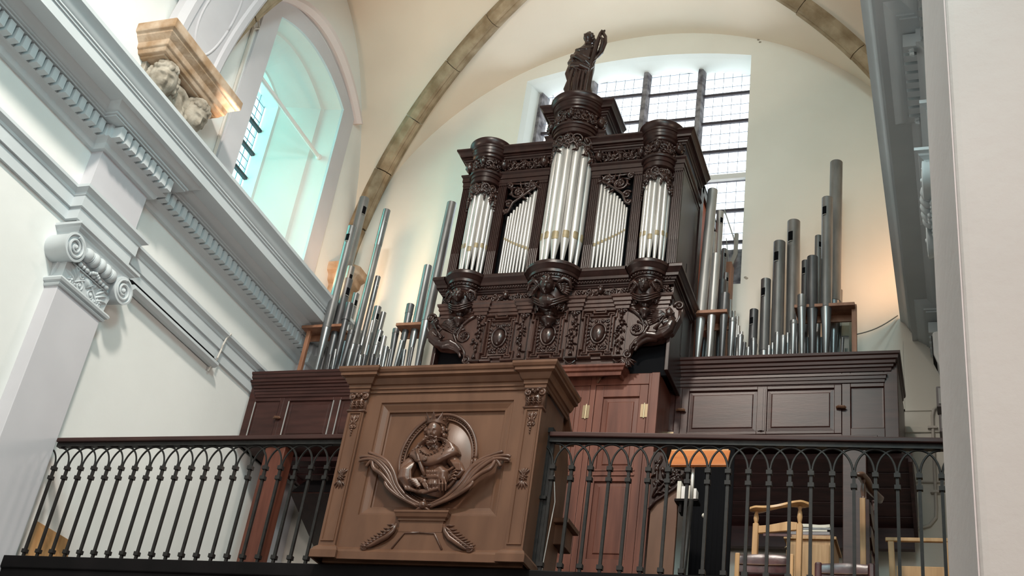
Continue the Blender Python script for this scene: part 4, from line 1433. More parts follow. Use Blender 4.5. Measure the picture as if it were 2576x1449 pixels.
# side brackets with trumpeting putti
for s in (-1, 1):
    def bx(x, z, h=0.0, s=s):
        return Vector((sx(x, s), YF+0.03-h, z))
    outl = [(0.80, 7.80), (1.20, 7.80), (1.34, 7.83), (1.385, 7.78), (1.37, 7.66), (1.30, 7.50), (1.20, 7.42), (1.08, 7.40), (0.98, 7.40), (0.90, 7.34), (0.87, 7.25), (0.80, 7.22)]
    m = MB()
    if s > 0:
        m.prism(outl[::-1], lambda p, k: bx(p[0], p[1], 0.03 if k == 0 else -0.04))
    else:
        m.prism(outl, lambda p, k: bx(p[0], p[1], 0.03 if k == 0 else -0.04))
    br = build('bracket_wing', m, 'panel_wood', org)
    m = MB()
    mp = flat_map((XO, YF, 0), (s, 0, 0), (0, 0, 1), (0, -1, 0))
    spiral(m, mp, 0.93, 7.56, 0.085, 1.9, PI/2, -1, 0.013, 7)
    rosette(m, mp, 0.93, 7.56, 0.045, 0.025, 6)
    spiral(m, mp, 1.345, 7.80, 0.05, 1.6, PI, -1, 0.017, 7)
    spiral(m, mp, 1.03, 7.60, 0.03, 1.4, 0, 1, 0.011, 6)
    spiral(m, mp, 0.865, 7.27, 0.045, 1.7, PI/2, 1, 0.015, 7)
    m.tube([mp(x, z, 0.01) for x, z in ((0.83, 7.80), (0.90, 7.76), (0.96, 7.70), (1.02, 7.64), (1.05, 7.58), (1.0, 7.48), (0.93, 7.42), (0.89, 7.36), (0.88, 7.28))], [0.02, 0.022, 0.02, 0.016, 0.014, 0.016, 0.018, 0.016, 0.012], 7)
    m.tube([mp(x, z, 0.015) for x, z in ((1.36, 7.74), (1.36, 7.66), (1.31, 7.55), (1.24, 7.47))], [0.018, 0.016, 0.014, 0.01], 7)
    for k in range(7):
        leaf(m, mp, 0.86+0.02*k, 7.78-0.015*k, -0.4-0.18*k, 0.13, 0.04, 0.02, 0.2)
    for row in range(3):
        for k in range(7):
            leaf(m, mp, 1.24-0.02*row, 7.69+0.02*row, PI+0.35-0.13*k-0.05*row, 0.21-0.05*row, 0.035, 0.018+0.006*row, 0.15)
    for k in range(20):
        m.blob(mp(0.95+0.1*k/20, 7.71-0.13*k/20, 0.02), 0.009, 6, 4)
    rnd = random.Random(77)
    for k in range(16):
        m.blob(mp(0.865+rnd.uniform(-0.05, 0.04), 7.18+rnd.uniform(-0.07, 0.05), 0.01), (0.02, 0.025, 0.018), 7, 5)
    for k in range(8):
        leaf(m, mp, 0.86, 7.22, -PI/2+0.35*(k-3.5), 0.11, 0.04, 0.03)
    build('scrollwork', m, 'carved', br, True)
    m = MB()
    head(m, bx(1.265, 7.70, 0.075), 0.105, (-0.35*s, -1, -0.1), hair=26, seed=15, curl=0.12)
    def limb(pts, rad):
        m.tube([bx(x, z, h) for x, z, h in pts], rad, 10)
    limb([(1.275, 7.655, 0.06), (1.29, 7.60, 0.06), (1.265, 7.53, 0.06), (1.20, 7.475, 0.055), (1.12, 7.45, 0.05)], [0.028, 0.055, 0.060, 0.058, 0.045])
    limb([(1.14, 7.46, 0.06), (1.05, 7.47, 0.075), (0.99, 7.44, 0.06), (0.945, 7.395, 0.05), (0.93, 7.37, 0.06)], [0.042, 0.036, 0.028, 0.02, 0.018])
    limb([(1.15, 7.44, 0.04), (1.06, 7.425, 0.05), (1.0, 7.40, 0.04), (0.95, 7.36, 0.03), (0.93, 7.31, 0.03)], [0.042, 0.034, 0.026, 0.02, 0.014])
    limb([(1.285, 7.62, 0.08), (1.21, 7.575, 0.10), (1.165, 7.61, 0.11), (1.215, 7.655, 0.12)], [0.026, 0.022, 0.018, 0.015])
    limb([(1.31, 7.61, 0.06), (1.27, 7.53, 0.10), (1.18, 7.50, 0.10), (1.12, 7.53, 0.10)], [0.026, 0.022, 0.018, 0.015])
    build('putto', m, 'carved', br, True, remesh=0.006)
    m = MB()
    m.tube([bx(1.255, 7.67, 0.13), bx(1.20, 7.58, 0.13), bx(1.14, 7.50, 0.12)], [0.006, 0.010, 0.024], 8)
    build('trumpet', m, 'carved', br, True)

# ================================================================== STATUE ON THE MIDDLE TOWER
st = thing('statue', 'dark wooden statue of a robed figure holding a harp on top of the middle tower', 'statue', (XO, YF-0.06, 10.545))
m = MB()
sx0, sy0, sz0 = XO+0.005, YF-0.06, 10.545
rings = []
prof = [(0.0, 0.135, 0.12, 0.0), (0.04, 0.14, 0.125, 0.0), (0.15, 0.130, 0.115, -0.005), (0.30, 0.132, 0.11, -0.012), (0.42, 0.142, 0.11, -0.018), (0.52, 0.138, 0.105, -0.012), (0.60, 0.128, 0.10, -0.004), (0.68, 0.132, 0.098, 0.006), (0.74, 0.130, 0.095, 0.010), (0.80, 0.112, 0.085, 0.010), (0.845, 0.075, 0.062, 0.010), (0.885, 0.045, 0.045, 0.010), (0.92, 0.040, 0.040, 0.010)]
for z, rx, ry, dx in prof:
    ring = []
    for i in range(56):
        a = 2*PI*i/56
        fold = 1+0.10*math.sin(7*a+5.5*z)*max(0, 1-z/0.75)+0.06*math.sin(13*a-7*z)*max(0, 1-z/0.8)+0.05*math.sin(5*a+11*z)
        if z > 0.83:
            fold = 1
        ring.append((sx0+dx+rx*math.cos(a)*fold, sy0+ry*math.sin(a)*fold, sz0+z))
    rings.append(ring)
m.loft(rings, True, True)
head(m, (sx0+0.015, sy0-0.01, sz0+0.985), 0.155, (-0.55, -1, -0.1), hair=40, seed=12, curl=0.12)
for k in range(9):
    m.blob((sx0+0.075+0.008*(k % 3), sy0+0.02, sz0+0.99-0.014*k), 0.018, 7, 5)
def L(pts, rad):
    m.tube([(sx0+x, sy0+y, sz0+z) for x, y, z in pts], rad, 10)
L([(-0.095, 0, 0.785), (-0.14, -0.01, 0.68), (-0.155, -0.05, 0.585), (-0.09, -0.12, 0.55)], [0.04, 0.042, 0.036, 0.024])
L([(0.10, 0, 0.785), (0.15, -0.01, 0.70), (0.20, -0.05, 0.70), (0.225, -0.08, 0.82), (0.215, -0.09, 0.88)], [0.046, 0.042, 0.036, 0.028, 0.02])
for k in range(5):
    L([(0.215, -0.09, 0.87), (0.20-0.006*k, -0.115, 0.885+0.009*k), (0.185, -0.12, 0.89+0.009*k)], [0.010, 0.009, 0.007])
# mantle draped over the shoulders and the hip, trailing on the left
L([(-0.11, -0.03, 0.80), (-0.05, -0.085, 0.755), (0.03, -0.09, 0.745), (0.11, -0.04, 0.80)], [0.022, 0.02, 0.02, 0.022])
for k in range(6):
    L([(-0.12+0.01*k, -0.05-0.008*k, 0.74-0.035*k), (-0.02+0.012*k, -0.115, 0.66-0.04*k), (0.10, -0.075, 0.60-0.05*k)], [0.010, 0.014, 0.010])
L([(-0.15, -0.04, 0.70), (-0.06, -0.12, 0.62), (0.06, -0.12, 0.52), (0.13, -0.06, 0.46)], [0.03, 0.032, 0.032, 0.03])
L([(-0.15, -0.03, 0.55), (-0.10, -0.11, 0.50), (0.0, -0.13, 0.46), (0.11, -0.08, 0.42)], [0.034, 0.034, 0.034, 0.03])
L([(-0.16, 0.0, 0.60), (-0.175, -0.02, 0.45), (-0.15, -0.02, 0.34), (-0.17, -0.02, 0.22), (-0.13, -0.02, 0.12), (-0.135, -0.02, 0.06)], [0.035, 0.04, 0.028, 0.036, 0.03, 0.014])
for k in range(5):
    L([(-0.08+0.045*k, -0.115, 0.44-0.02*k), (-0.10+0.05*k, -0.125, 0.24), (-0.09+0.045*k, -0.12, 0.02)], [0.014, 0.018, 0.014])
build('robed_figure', m, 'carved', st, True, remesh=0.007)
m = MB()
m.tube([(sx0+x, sy0-0.09+y, sz0+z) for x, y, z in ((0.085, 0, 0.30), (0.115, 0, 0.50), (0.145, 0, 0.70), (0.165, 0, 0.86), (0.185, 0, 0.96), (0.205, 0, 1.00), (0.225, 0, 0.995), (0.222, 0, 0.97))], [0.016, 0.024, 0.026, 0.026, 0.022, 0.020, 0.018, 0.012], 8)
m.tube([(sx0+x, sy0-0.09+y, sz0+z) for x, y, z in ((0.20, 0, 0.99), (0.25, 0, 0.90), (0.262, 0, 0.80), (0.235, 0, 0.68), (0.18, 0, 0.60), (0.12, 0, 0.52))], [0.02, 0.02, 0.018, 0.018, 0.016, 0.014], 8)
for k in range(5):
    m.tube([(sx0+0.15-0.006*k, sy0-0.09, sz0+0.82-0.05*k), (sx0+0.25-0.018*k, sy0-0.09, sz0+0.84-0.05*k)], 0.003, 4)
build('harp', m, 'carved', st, True)
# ================================================================== CONSOLE CASE IN FRONT (balcony positive)
CX0 = -3.75
con = thing('console_case', 'brown oak console case with a carved king in an oval medallion', 'organ case', (CX0, 8.0, 4.28))
YC = 7.77
m = MB()
m.box(-4.55, -2.95, YC+0.06, 8.30, 4.28, 5.70)
build('case_body', m, 'case_wood', con)
# front: frame around the sunk panel
PX0, PX1, PZ0, PZ1 = -4.30, -3.18, 4.635, 5.575
m = MB()
m.box(-4.43, PX0, YC, YC+0.08, 4.36, 5.68)
m.box(PX1, -3.07, YC, YC+0.08, 4.36, 5.68)
m.box(PX0, PX1, YC, YC+0.08, PZ1, 5.68)
m.box(PX0, PX1, YC, YC+0.08, 4.36, PZ0)
build('front_frame', m, 'case_wood', con)
def ringframe(m, x0, x1, z0, z1, steps):
    """nested rectangular steps: [(inset, y)]"""
    rings = []
    for ins, y in steps:
        rings.append([(x0+ins, y, z0+ins), (x1-ins, y, z0+ins), (x1-ins, y, z1-ins), (x0+ins, y, z1-ins)])
    vs = [p for r in rings for p in r]
    fs = []
    for k in range(len(rings)-1):
        for i in range(4):
            j = (i+1) % 4
            fs.append((k*4+i, k*4+j, (k+1)*4+j, (k+1)*4+i))
    m.add(vs, fs)
m = MB()
ringframe(m, PX0, PX1, PZ0, PZ1, [(0.0, YC), (0.006, YC+0.012), (0.02, YC+0.014), (0.055, YC+0.03), (0.072, YC+0.034), (0.074, YC+0.052), (0.085, YC+0.055)])
m.box(PX0+0.08, PX1-0.08, YC+0.055, YC+0.07, PZ0+0.08, PZ1-0.08)
build('sunk_panel', m, 'case_wood', con)
# main cornice, breaking forward over the pilasters
bp = [(-4.57, 8.30), (-4.57, YC-0.03), (-4.42, YC-0.03), (-4.42, YC), (-3.08, YC), (-3.08, YC-0.03), (-2.93, YC-0.03), (-2.93, 8.30)]
m = MB()
m.sweep([(0.0, 5.655), (0.012, 5.655), (0.012, 5.68), (0.022, 5.685), (0.022, 5.715), (0.035, 5.72), (0.05, 5.745), (0.055, 5.765), (0.085, 5.775), (0.085, 5.80), (0.095, 5.805), (0.105, 5.825), (0.105, 5.845), (-0.1, 5.85)], bp)
m.box(-4.55, -2.95, YC, 8.28, 5.82, 5.85)
build('cornice', m, 'case_wood', con, True, auto=math.radians(25))
for a, b in ((-4.565, -4.425), (-3.075, -2.935)):
    xc = (a+b)/2
    m = MB()
    m.box(a, b, YC-0.025, YC+0.08, 4.36, 5.50)
    pl = build('pilaster', m, 'case_wood', con)
    m = MB()
    ringframe(m, a+0.02, b-0.02, 4.42, 5.475, [(-0.006, YC-0.025), (-0.004, YC-0.034), (0.004, YC-0.034), (0.008, YC-0.028)])
    build('pilaster_moulding', m, 'case_wood', pl)
    m = MB()
    m.sweep([(0.0, 5.485), (0.008, 5.487), (0.014, 5.495), (0.008, 5.503), (0.0, 5.505)], [(a, YC+0.05), (a, YC-0.025), (b, YC-0.025), (b, YC+0.05)])
    m.box(a, b, YC-0.022, YC+0.06, 5.50, 5.655)
    m.box(a-0.012, b+0.012, YC-0.04, YC+0.06, 5.645, 5.66)
    mp = flat_map((xc, YC-0.024, 0), (1, 0, 0), (0, 0, 1), (0, -1, 0))
    for sg in (-1, 1):
        spiral(m, mp, sg*0.055, 5.62, 0.026, 1.8, PI/2, -sg, 0.011, 7)
        acanthus(m, mp, sg*0.04, 5.51, PI/2, 0.085, 0.05, 0.02, 3)
        m.blob(mp(sg*0.02, 5.635, 0.01), 0.014, 7, 5)
    acanthus(m, mp, 0, 5.51, PI/2, 0.085, 0.05, 0.024, 3)
    rosette(m, mp, 0, 5.625, 0.022, 0.016, 6)
    build('capital', m, 'case_carved', pl, True)
    m = MB()
    for sg in (-1, 1):
        spiral(m, mp, sg*0.018, 5.435, 0.016, 1.4, PI/2, -sg, 0.007, 6)
        spiral(m, mp, sg*0.014, 5.36, 0.014, 1.4, -PI/2, sg, 0.007, 6)
        m.tube([mp(sg*0.03, 5.42, 0.006), mp(sg*0.012, 5.395, 0.008), mp(sg*0.026, 5.365, 0.006)], 0.006, 6)
    for k in range(4):
        m.blob(mp(0, 5.345-0.02*k, 0.008), 0.011-0.0015*k, 7, 5)
    leaf(m, mp, 0, 5.46, -PI/2, 0.09, 0.03, 0.014)
    build('drop_ornament', m, 'case_carved', pl, True)
    m = MB()
    rosette(m, mp, 0, 4.925, 0.036, 0.02, 8)
    for k in range(5):
        leaf(m, mp, 0, 4.945, PI/2+0.4*(k-2), 0.065, 0.024, 0.016)
        leaf(m, mp, 0, 4.905, -PI/2+0.4*(k-2), 0.075, 0.024, 0.016)
    build('rosette_ornament', m, 'case_carved', pl, True)
# plinth
m = MB()
pb = [(-4.58, 8.30), (-4.58, YC-0.045), (-4.40, YC-0.045), (-4.40, YC-0.015), (-3.10, YC-0.015), (-3.10, YC-0.045), (-2.92, YC-0.045), (-2.92, 8.30)]
m.sweep([(0.0, 4.278), (0.02, 4.278), (0.02, 4.335), (0.012, 4.345), (0.006, 4.36), (-0.02, 4.385)], pb)
build('plinth', m, 'case_wood', con, True, auto=math.radians(25))
# oval medallion
OX, OZ, ORX, ORZ = -3.735, 5.098, 0.312, 0.368
YP = YC+0.045
m = MB()
rings = []
for k, y in ((0.0, YP-0.01), (0.93, YP-0.01), (0.95, YP+0.0)):
    rings.append([(OX+max(k, 0.001)*ORX*math.cos(2*PI*i/72), y, OZ+max(k, 0.001)*ORZ*math.sin(2*PI*i/72)) for i in range(72)])
m.loft(rings, True, False)
md = build('medallion', m, 'case_wood', con, True)
m = MB()
for k, r, h in ((1.0, 0.014, 0.03), (0.90, 0.008, 0.018)):
    m.tube([(OX+k*ORX*math.cos(2*PI*i/96), YP-h, OZ+k*ORZ*math.sin(2*PI*i/96)) for i in range(97)], r, 8)
build('medallion_rim', m, 'case_carved', md, True)
m = MB()
for i in range(92):
    a = 2*PI*i/92
    m.blob((OX+0.952*ORX*math.cos(a), YP-0.022, OZ+0.952*ORZ*math.sin(a)), (0.0085, 0.010, 0.0085), 6, 5)
o = build('egg_border', m, 'case_carved', md, True)
o['kind'] = 'stuff'
YK = YP-0.012
def K(px, py, h=0.0):
    p = aty(px, py, YK)
    return Vector((p.x, YK-h, p.z))
# the king in half relief
m = MB()
kc = K(1100, 1095, 0.055)
head(m, kc, 0.165, (0.06, -1, -0.36), hair=0, beard=True, seed=5, nu=40, nv=32, long=1.05)
m.blob(K(1098, 1128, 0.03), (0.05, 0.04, 0.06), 10, 8)
build('king_head', m, 'case_carved', md, True, remesh=0.004)
rnd = random.Random(3)
for sg in (-1, 1):
    m = MB()
    for k in range(14):
        m.blob(kc+Vector((sg*(0.066+rnd.uniform(-0.008, 0.016)), rnd.uniform(-0.01, 0.035), rnd.uniform(-0.085, 0.045))), rnd.uniform(0.013, 0.02), 8, 6)
    build('hair_lock', m, 'case_carved', md, True, remesh=0.004, sm=1)
m = MB()
cz = kc.z+0.062
for k in range(2):
    m.tube([(kc.x+0.073*math.cos(2*PI*i/32), kc.y+0.01+0.068*math.sin(2*PI*i/32), cz+0.012*k) for i in range(33)], 0.010-0.002*k, 8)
for k in range(9):
    a = 2*PI*k/9+PI/2*3
    c, s = math.cos(a), math.sin(a)
    b = Vector((kc.x+0.073*c, kc.y+0.01+0.068*s, cz+0.012))
    tp = Vector((kc.x+0.105*c, kc.y+0.01+0.095*s, cz+0.078))
    t = Vector((-s, c, 0))
    n = Vector((c, s, 0))
    m.loft([[b-t*0.026, b+n*0.006, b+t*0.026, b-n*0.006], [b.lerp(tp, 0.5)-t*0.013, b.lerp(tp, 0.5)+n*0.005, b.lerp(tp, 0.5)+t*0.013, b.lerp(tp, 0.5)-n*0.005], [tp-t*0.001, tp+n*0.001, tp+t*0.001, tp-n*0.001]], True, True)
build('crown', m, 'case_carved', md, True, auto=math.radians(35))
m = MB()
hem = [(1030, 1165, .02), (1036, 1158, .03), (1047, 1163, .045), (1062, 1177, .06), (1078, 1186, .07), (1095, 1187, .075), (1112, 1181, .075), (1130, 1170, .065), (1146, 1160, .05), (1161, 1150, .025), (1160, 1143, .02), (1152, 1128, .015), (1138, 1117, .01), (1120, 1113, .02), (1100, 1112, .02), (1080, 1116, .02), (1062, 1127, .015), (1048, 1142, .015)]
nk = [(1074, 1128), (1078, 1130), (1082, 1133), (1086, 1136), (1090, 1138), (1096, 1139), (1102, 1138), (1108, 1135), (1113, 1131), (1117, 1126), (1118, 1122), (1116, 1118), (1112, 1116), (1106, 1115), (1098, 1115), (1090, 1117), (1082, 1121), (1076, 1125)]
def dense(ring):
    out = []
    n = len(ring)
    for i in range(n):
        a, b = ring[i], ring[(i+1) % n]
        for j in range(3):
            out.append(tuple(a[q]+(b[q]-a[q])*j/3 for q in range(len(a))))
    return out
H3, N3 = dense(hem), dense(nk)
rings = []
for t, hh in ((0.0, 0.05), (0.2, 0.072), (0.5, 0.088), (0.8, 0.085), (1.0, 0.062)):
    ring = []
    for i, (h, n) in enumerate(zip(H3, N3)):
        x = n[0]+(h[0]-n[0])*t
        y = n[1]+(h[1]-n[1])*t
        wob = 1.5*math.sin(i*2.1) if t == 1.0 else 0
        ring.append(K(x+wob, y+abs(wob), hh+h[2]*t*0.8))
    rings.append(ring)
rings.append([K(h[0], h[1]-1.0, h[2]*0.8+0.03) for h in H3])
rings.append([K(h[0], h[1]-4, 0.0) for h in H3])
m.loft(rings, True, False)
rnd = random.Random(9)
for px, py in ((1050, 1146), (1046, 1157), (1060, 1165), (1072, 1175), (1076, 1140), (1096, 1147), (1110, 1136), (1140, 1138), (1126, 1157), (1110, 1165), (1095, 1175), (1130, 1146), (1150, 1144)):
    m.blob(K(px, py, 0.122 if px > 1060 and px < 1135 else 0.098), (0.006, 0.008, 0.011), 6, 5)
build('ermine_cape', m, 'case_carved', md, True)
m = MB()
for px, py in ((1063, 1128), (1063, 1136), (1067, 1143), (1072, 1149), (1078, 1154), (1085, 1158), (1092, 1160), (1099, 1157), (1106, 1152), (1113, 1147), (1120, 1140), (1125, 1132), (1129, 1124), (1131, 1118)):
    m.blob(K(px, py, 0.118 if py > 1146 else 0.085), (0.008, 0.012, 0.008), 7, 5)
    m.blob(K(px+2.5, py+2, 0.116 if py > 1146 else 0.085), (0.005, 0.008, 0.005), 6, 5)
m.lathe([(0, 0.0), (0.018, 0.0), (0.021, -0.005), (0.018, -0.012), (0.012, -0.010), (0, -0.014)], tuple(K(1085, 1173, 0.135)), 20, axis='y')
ck = build('chain', m, 'case_carved', md, True)
ck['kind'] = 'stuff'
m = MB()
def KT(pts, rad, n=22):
    m.tube([K(*p) for p in pts], rad, n)
KT([(1092, 1170, .01), (1098, 1192, .015), (1100, 1208, .015), (1098, 1224, .015), (1088, 1246, -.01)], [0.085, 0.078, 0.075, 0.095, 0.09])
KT([(1045, 1160, .03), (1030, 1185, .04), (1024, 1210, .045), (1040, 1228, .06), (1060, 1222, .08)], [0.05, 0.06, 0.06, 0.052, 0.036])
KT([(1058, 1221, .08), (1070, 1220, .095), (1077, 1223, .10)], [0.030, 0.024, 0.022])
KT([(1140, 1160, .03), (1158, 1180, .045), (1168, 1196, .05), (1156, 1206, .06)], [0.045, 0.04, 0.036, 0.026])
KT([(1110, 1190, .05), (1122, 1202, .055), (1118, 1216, .05)], [0.05, 0.055, 0.05])
for k in range(6):
    KT([(1084+7*k, 1192, .09), (1086+6.5*k, 1200, .095), (1082+7*k, 1208, .085)], [0.008, 0.012, 0.009], 7)
KT([(1070, 1210, .085), (1090, 1211, .10), (1112, 1211, .10), (1126, 1208, .085)], [0.010, 0.010, 0.010, 0.010], 8)
KT([(1070, 1213.5, .085), (1090, 1214.5, .10), (1112, 1214, .10), (1126, 1211, .085)], [0.007, 0.007, 0.007, 0.007], 8)
for k in range(9):
    KT([(1092+4.5*k, 1214, .09), (1094+5*k, 1226+(k % 3)*2, .09)], [0.008, 0.004], 6)
build('robe', m, 'case_carved', md, True, remesh=0.005)
m = MB()
for k in range(9):
    q = k/8
    KT([(1040+14*q, 1174, .085), (1021+24*q, 1196, .100+.02*math.sin(PI*q)), (1017+28*q, 1216, .098+.026*math.sin(PI*q)), (1030+20*q, 1234, .10)], [0.004, 0.009, 0.010, 0.004], 8)
for k in range(6):
    KT([(1034+5*k, 1224+3*k, .10), (1048+4*k, 1221+4*k, .128), (1064+2*k, 1221+3*k, .118)], [0.004, 0.009, 0.005], 8)
for k in range(6):
    KT([(1018+4*k, 1206+7*k, .08), (1034+9*k, 1243+2*k, .10), (1070+9*k, 1251-2*k, .095), (1112+2*k, 1244-5*k, .07)], [0.005, 0.012, 0.012, 0.005], 8)
for k in range(5):
    KT([(1140+5*k, 1166, .075), (1152+4*k, 1180, .10), (1162+2*k, 1196, .095)], [0.004, 0.009, 0.005], 8)
for k in range(6):
    KT([(1096+7*k, 1218, .098), (1095+8*k, 1232, .112), (1092+8*k, 1247, .09)], [0.004, 0.010, 0.006], 8)
for k in range(7):
    KT([(1086+6*k, 1190, .088), (1088+5.6*k, 1199, .098), (1086+6*k, 1208, .09)], [0.005, 0.009, 0.005], 8)
build('robe_folds', m, 'case_carved', md, True, remesh=0.004, sm=1)
m = MB()
m.blob(K(1078, 1225, .105), (0.030, 0.016, 0.022), 10, 8)
for k, (dx, dy, ln) in enumerate(((7, 5, 22), (3.5, 8, 25), (0, 9, 24), (-3.5, 8.5, 20))):
    x0, y0 = 1080+dx*0.7, 1228+dy*0.4
    KT([(x0, y0, .11), (x0+ln*0.22, y0+ln*0.38, .115), (x0+ln*0.38, y0+ln*0.78, .10)], [0.0085, 0.0078, 0.005], 7)
KT([(1070, 1228, .10), (1066, 1236, .105), (1069, 1243, .10)], [0.010, 0.008, 0.006], 7)
build('hand', m, 'case_carved', md, True, remesh=0.003)
m = MB()
m.tube([K(1062, 1146, .125), K(1068, 1165, .135), K(1072, 1180, .135), K(1077, 1195, .125), K(1083, 1212, .115)], [0.010, 0.010, 0.013, 0.016, 0.013], 9)
m.blob(K(1062, 1146, .125), 0.013, 8, 6)
m.lathe([(0, -0.01), (0.018, -0.008), (0.018, 0.008), (0, 0.01)], tuple(K(1071, 1178, .135)), 14)
build('sceptre', m, 'case_carved', md, True)
m = MB()
m.tube([K(1126, 1190, .07), K(1138, 1194, .075), K(1148, 1188, .08), K(1156, 1183, .08), K(1163, 1186, .075), K(1160, 1193, .07)], [0.010, 0.010, 0.012, 0.013, 0.011, 0.008], 8)
m.tube([K(1163, 1188, .07), K(1160, 1204, .07), K(1150, 1218, .07), K(1138, 1232, .065), K(1130, 1238, .06)], [0.012, 0.014, 0.014, 0.012, 0.010], 8)
m.tube([K(1127, 1190, .06), K(1126, 1210, .06), K(1130, 1238, .06)], 0.009, 7)
for k in range(7):
    m.tube([K(1130+3.6*k, 1194, .065), K(1129+2.5*k, 1228-3*k, .065)], 0.0028, 5)
build('harp', m, 'case_carved', md, True)
m = MB()
for k in range(4):
    m.tube([K(1140+3*k, 1222-8*k, .085), K(1150+4*k, 1216-8*k, .095), K(1158+3*k, 1218-8*k, .085)], [0.009, 0.0085, 0.006], 7)
build('far_hand', m, 'case_carved', md, True)
# palm sprays under the medallion
m = MB()
YS = YC-0.012
def S(px, py, h=0.0):
    p = aty(px, py, YS)
    return Vector((p.x, YS-h, p.z))
left = [[(1062, 1272), (1030, 1255), (1006, 1226), (994, 1190), (975, 1163), (948, 1148), (931, 1141)],
        [(1060, 1275), (1022, 1258), (998, 1228), (985, 1195), (965, 1170), (944, 1155), (918, 1152), (909, 1154)],
        [(1062, 1276), (1015, 1252), (992, 1225), (978, 1196), (958, 1172), (940, 1160), (914, 1161), (908, 1164)],
        [(1063, 1278), (1008, 1250), (985, 1222), (965, 1198), (945, 1183), (941, 1165), (943, 1150)],
        [(1058, 1279), (1010, 1255), (985, 1236), (974, 1218), (985, 1206)],
        [(1062, 1274), (1026, 1252), (1003, 1222), (990, 1186), (972, 1168), (950, 1158), (935, 1165), (924, 1177)]]
wl = [0.013, 0.012, 0.012, 0.013, 0.012, 0.012]
def smooth_pts(pts, n=26):
    out = []
    P = [pts[0]]+pts+[pts[-1]]
    seg = len(pts)-1
    for i in range(n+1):
        t = i/n*seg
        k = min(int(t), seg-1)
        f = t-k
        a, b, c, d = P[k], P[k+1], P[k+2], P[k+3]
        out.append(tuple(0.5*((2*b[q])+(c[q]-a[q])*f+(2*a[q]-5*b[q]+4*c[q]-d[q])*f*f+(3*b[q]-a[q]-3*c[q]+d[q])*f**3) for q in range(2)))
    return out
cx = 0.5*(aty(1062, 1276, YS).x+aty(1075, 1276, YS).x)
for pts, w in zip(left, wl):
    sp = smooth_pts(pts)
    n = len(sp)
    P3 = [S(x, y, 0.02+0.015*math.sin(PI*i/n)) for i, (x, y) in enumerate(sp)]
    rad = [w*(0.6+0.7*math.sin(PI*(0.1+0.75*i/n))) for i in range(n)]
    m.tube(P3, rad, 8, flat=1.0)
    ax = -3.745
    m.tube([Vector((2*ax-p.x, p.y, p.z)) for p in P3], rad, 8)
build('palm_spray', m, 'case_carved', con, True)
m = MB()
m.blob(S(1068, 1275, 0.035), (0.034, 0.03, 0.03), 12, 8)
mp = flat_map(tuple(S(1068, 1278, 0.02)), (1, 0, 0), (0, 0, 1), (0, -1, 0))
for a in (0.2, PI-0.2, PI/2, -0.5, PI+0.5):
    leaf(m, mp, 0, 0, a, 0.075, 0.035, 0.02)
build('knot', m, 'case_carved', con, True)
# pedestal relief with scrolled leaves
m = MB()
pc = -3.755
def ped(x, z, y):
    return (pc+x, y, z)
m.sweep([(0.0, 4.585), (0.01, 4.585), (0.01, 4.60), (0.025, 4.61), (0.035, 4.635), (0.04, 4.64), (0.04, 4.655), (0.0, 4.66)], [(pc-0.18, YC), (pc-0.18, YC-0.02), (pc+0.18, YC-0.02), (pc+0.18, YC)])
m.box(pc-0.175, pc+0.175, YC-0.018, YC+0.01, 4.50, 4.59)
flare = [(0.17, 4.55), (0.175, 4.50), (0.20, 4.45), (0.26, 4.405), (0.36, 4.365)]
poly = [(-x, z) for x, z in flare]+[(x, z) for x, z in flare[::-1]]
m.prism(poly[::-1], lambda p, k: (pc+p[0], YC-0.016 if k == 0 else YC+0.01, p[1]))
build('pedestal', m, 'case_wood', con)
m = MB()
for sg in (-1, 1):
    m.tube([(pc+sg*0.20, YC-0.018, 4.37), (pc+sg*0.12, YC-0.018, 4.49), (pc+sg*0.0, YC-0.018, 4.495)], 0.008, 6)
    mp = flat_map((pc, YC-0.02, 0), (sg, 0, 0), (0, 0, 1), (0, -1, 0))
    m2 = m
    pts = [(0.19, 4.555), (0.21, 4.50), (0.25, 4.455), (0.31, 4.42), (0.37, 4.385), (0.405, 4.37)]
    m.tube([mp(u, v, 0.012) for u, v in pts], [0.012, 0.018, 0.020, 0.020, 0.016, 0.012], 8)
    for k in range(9):
        t = k/8
        u, v = 0.195+0.19*t, 4.55-0.165*t**0.8
        leaf(m, mp, u, v, -0.95+0.55*t, 0.10-0.03*t, 0.04, 0.03, 0.35)
        leaf(m, mp, u, v, -0.30+0.3*t, 0.075, 0.03, 0.025, 0.3)
    spiral(m, mp, 0.415, 4.375, 0.028, 1.4, PI/2, -1, 0.012, 7)
build('leaf_scroll', m, 'case_carved', con, True)
# back of the console: sloping desk top and side seen past the front
m = MB()
side = [(8.26, 4.28), (8.62, 4.28), (8.66, 4.9), (8.66, 5.35), (8.60, 5.50), (8.52, 5.56), (8.38, 5.70), (8.26, 5.76)]
m.prism(side, lambda p, k: (-4.5 if k == 0 else -2.98, p[0], p[1]))
build('desk_side', m, 'case_wood', con, bevel=0.01)
m = MB()
m.bar((-3.72, 8.30, 5.80), (-3.72, 8.62, 5.58), 1.55, 0.035, (0, 0, 1))
build('desk_lid', m, 'case_wood', con)
m = MB()
m.box(-3.02, -2.86, 8.45, 8.75, 4.86, 4.90)
m.box(-3.0, -2.9, 8.5, 8.72, 4.70, 4.86)
build('bench_ledge', m, 'case_wood', con, bevel=0.008)
m = MB()
m.tube([(-2.90, 8.10, 5.45), (-2.88, 8.12, 5.30), (-2.92, 8.12, 5.2), (-2.88, 8.14, 4.9), (-2.90, 8.14, 4.6), (-2.92, 8.15, 4.35)], 0.004, 5)
build('thin_cord', m, 'pipe_white', con)

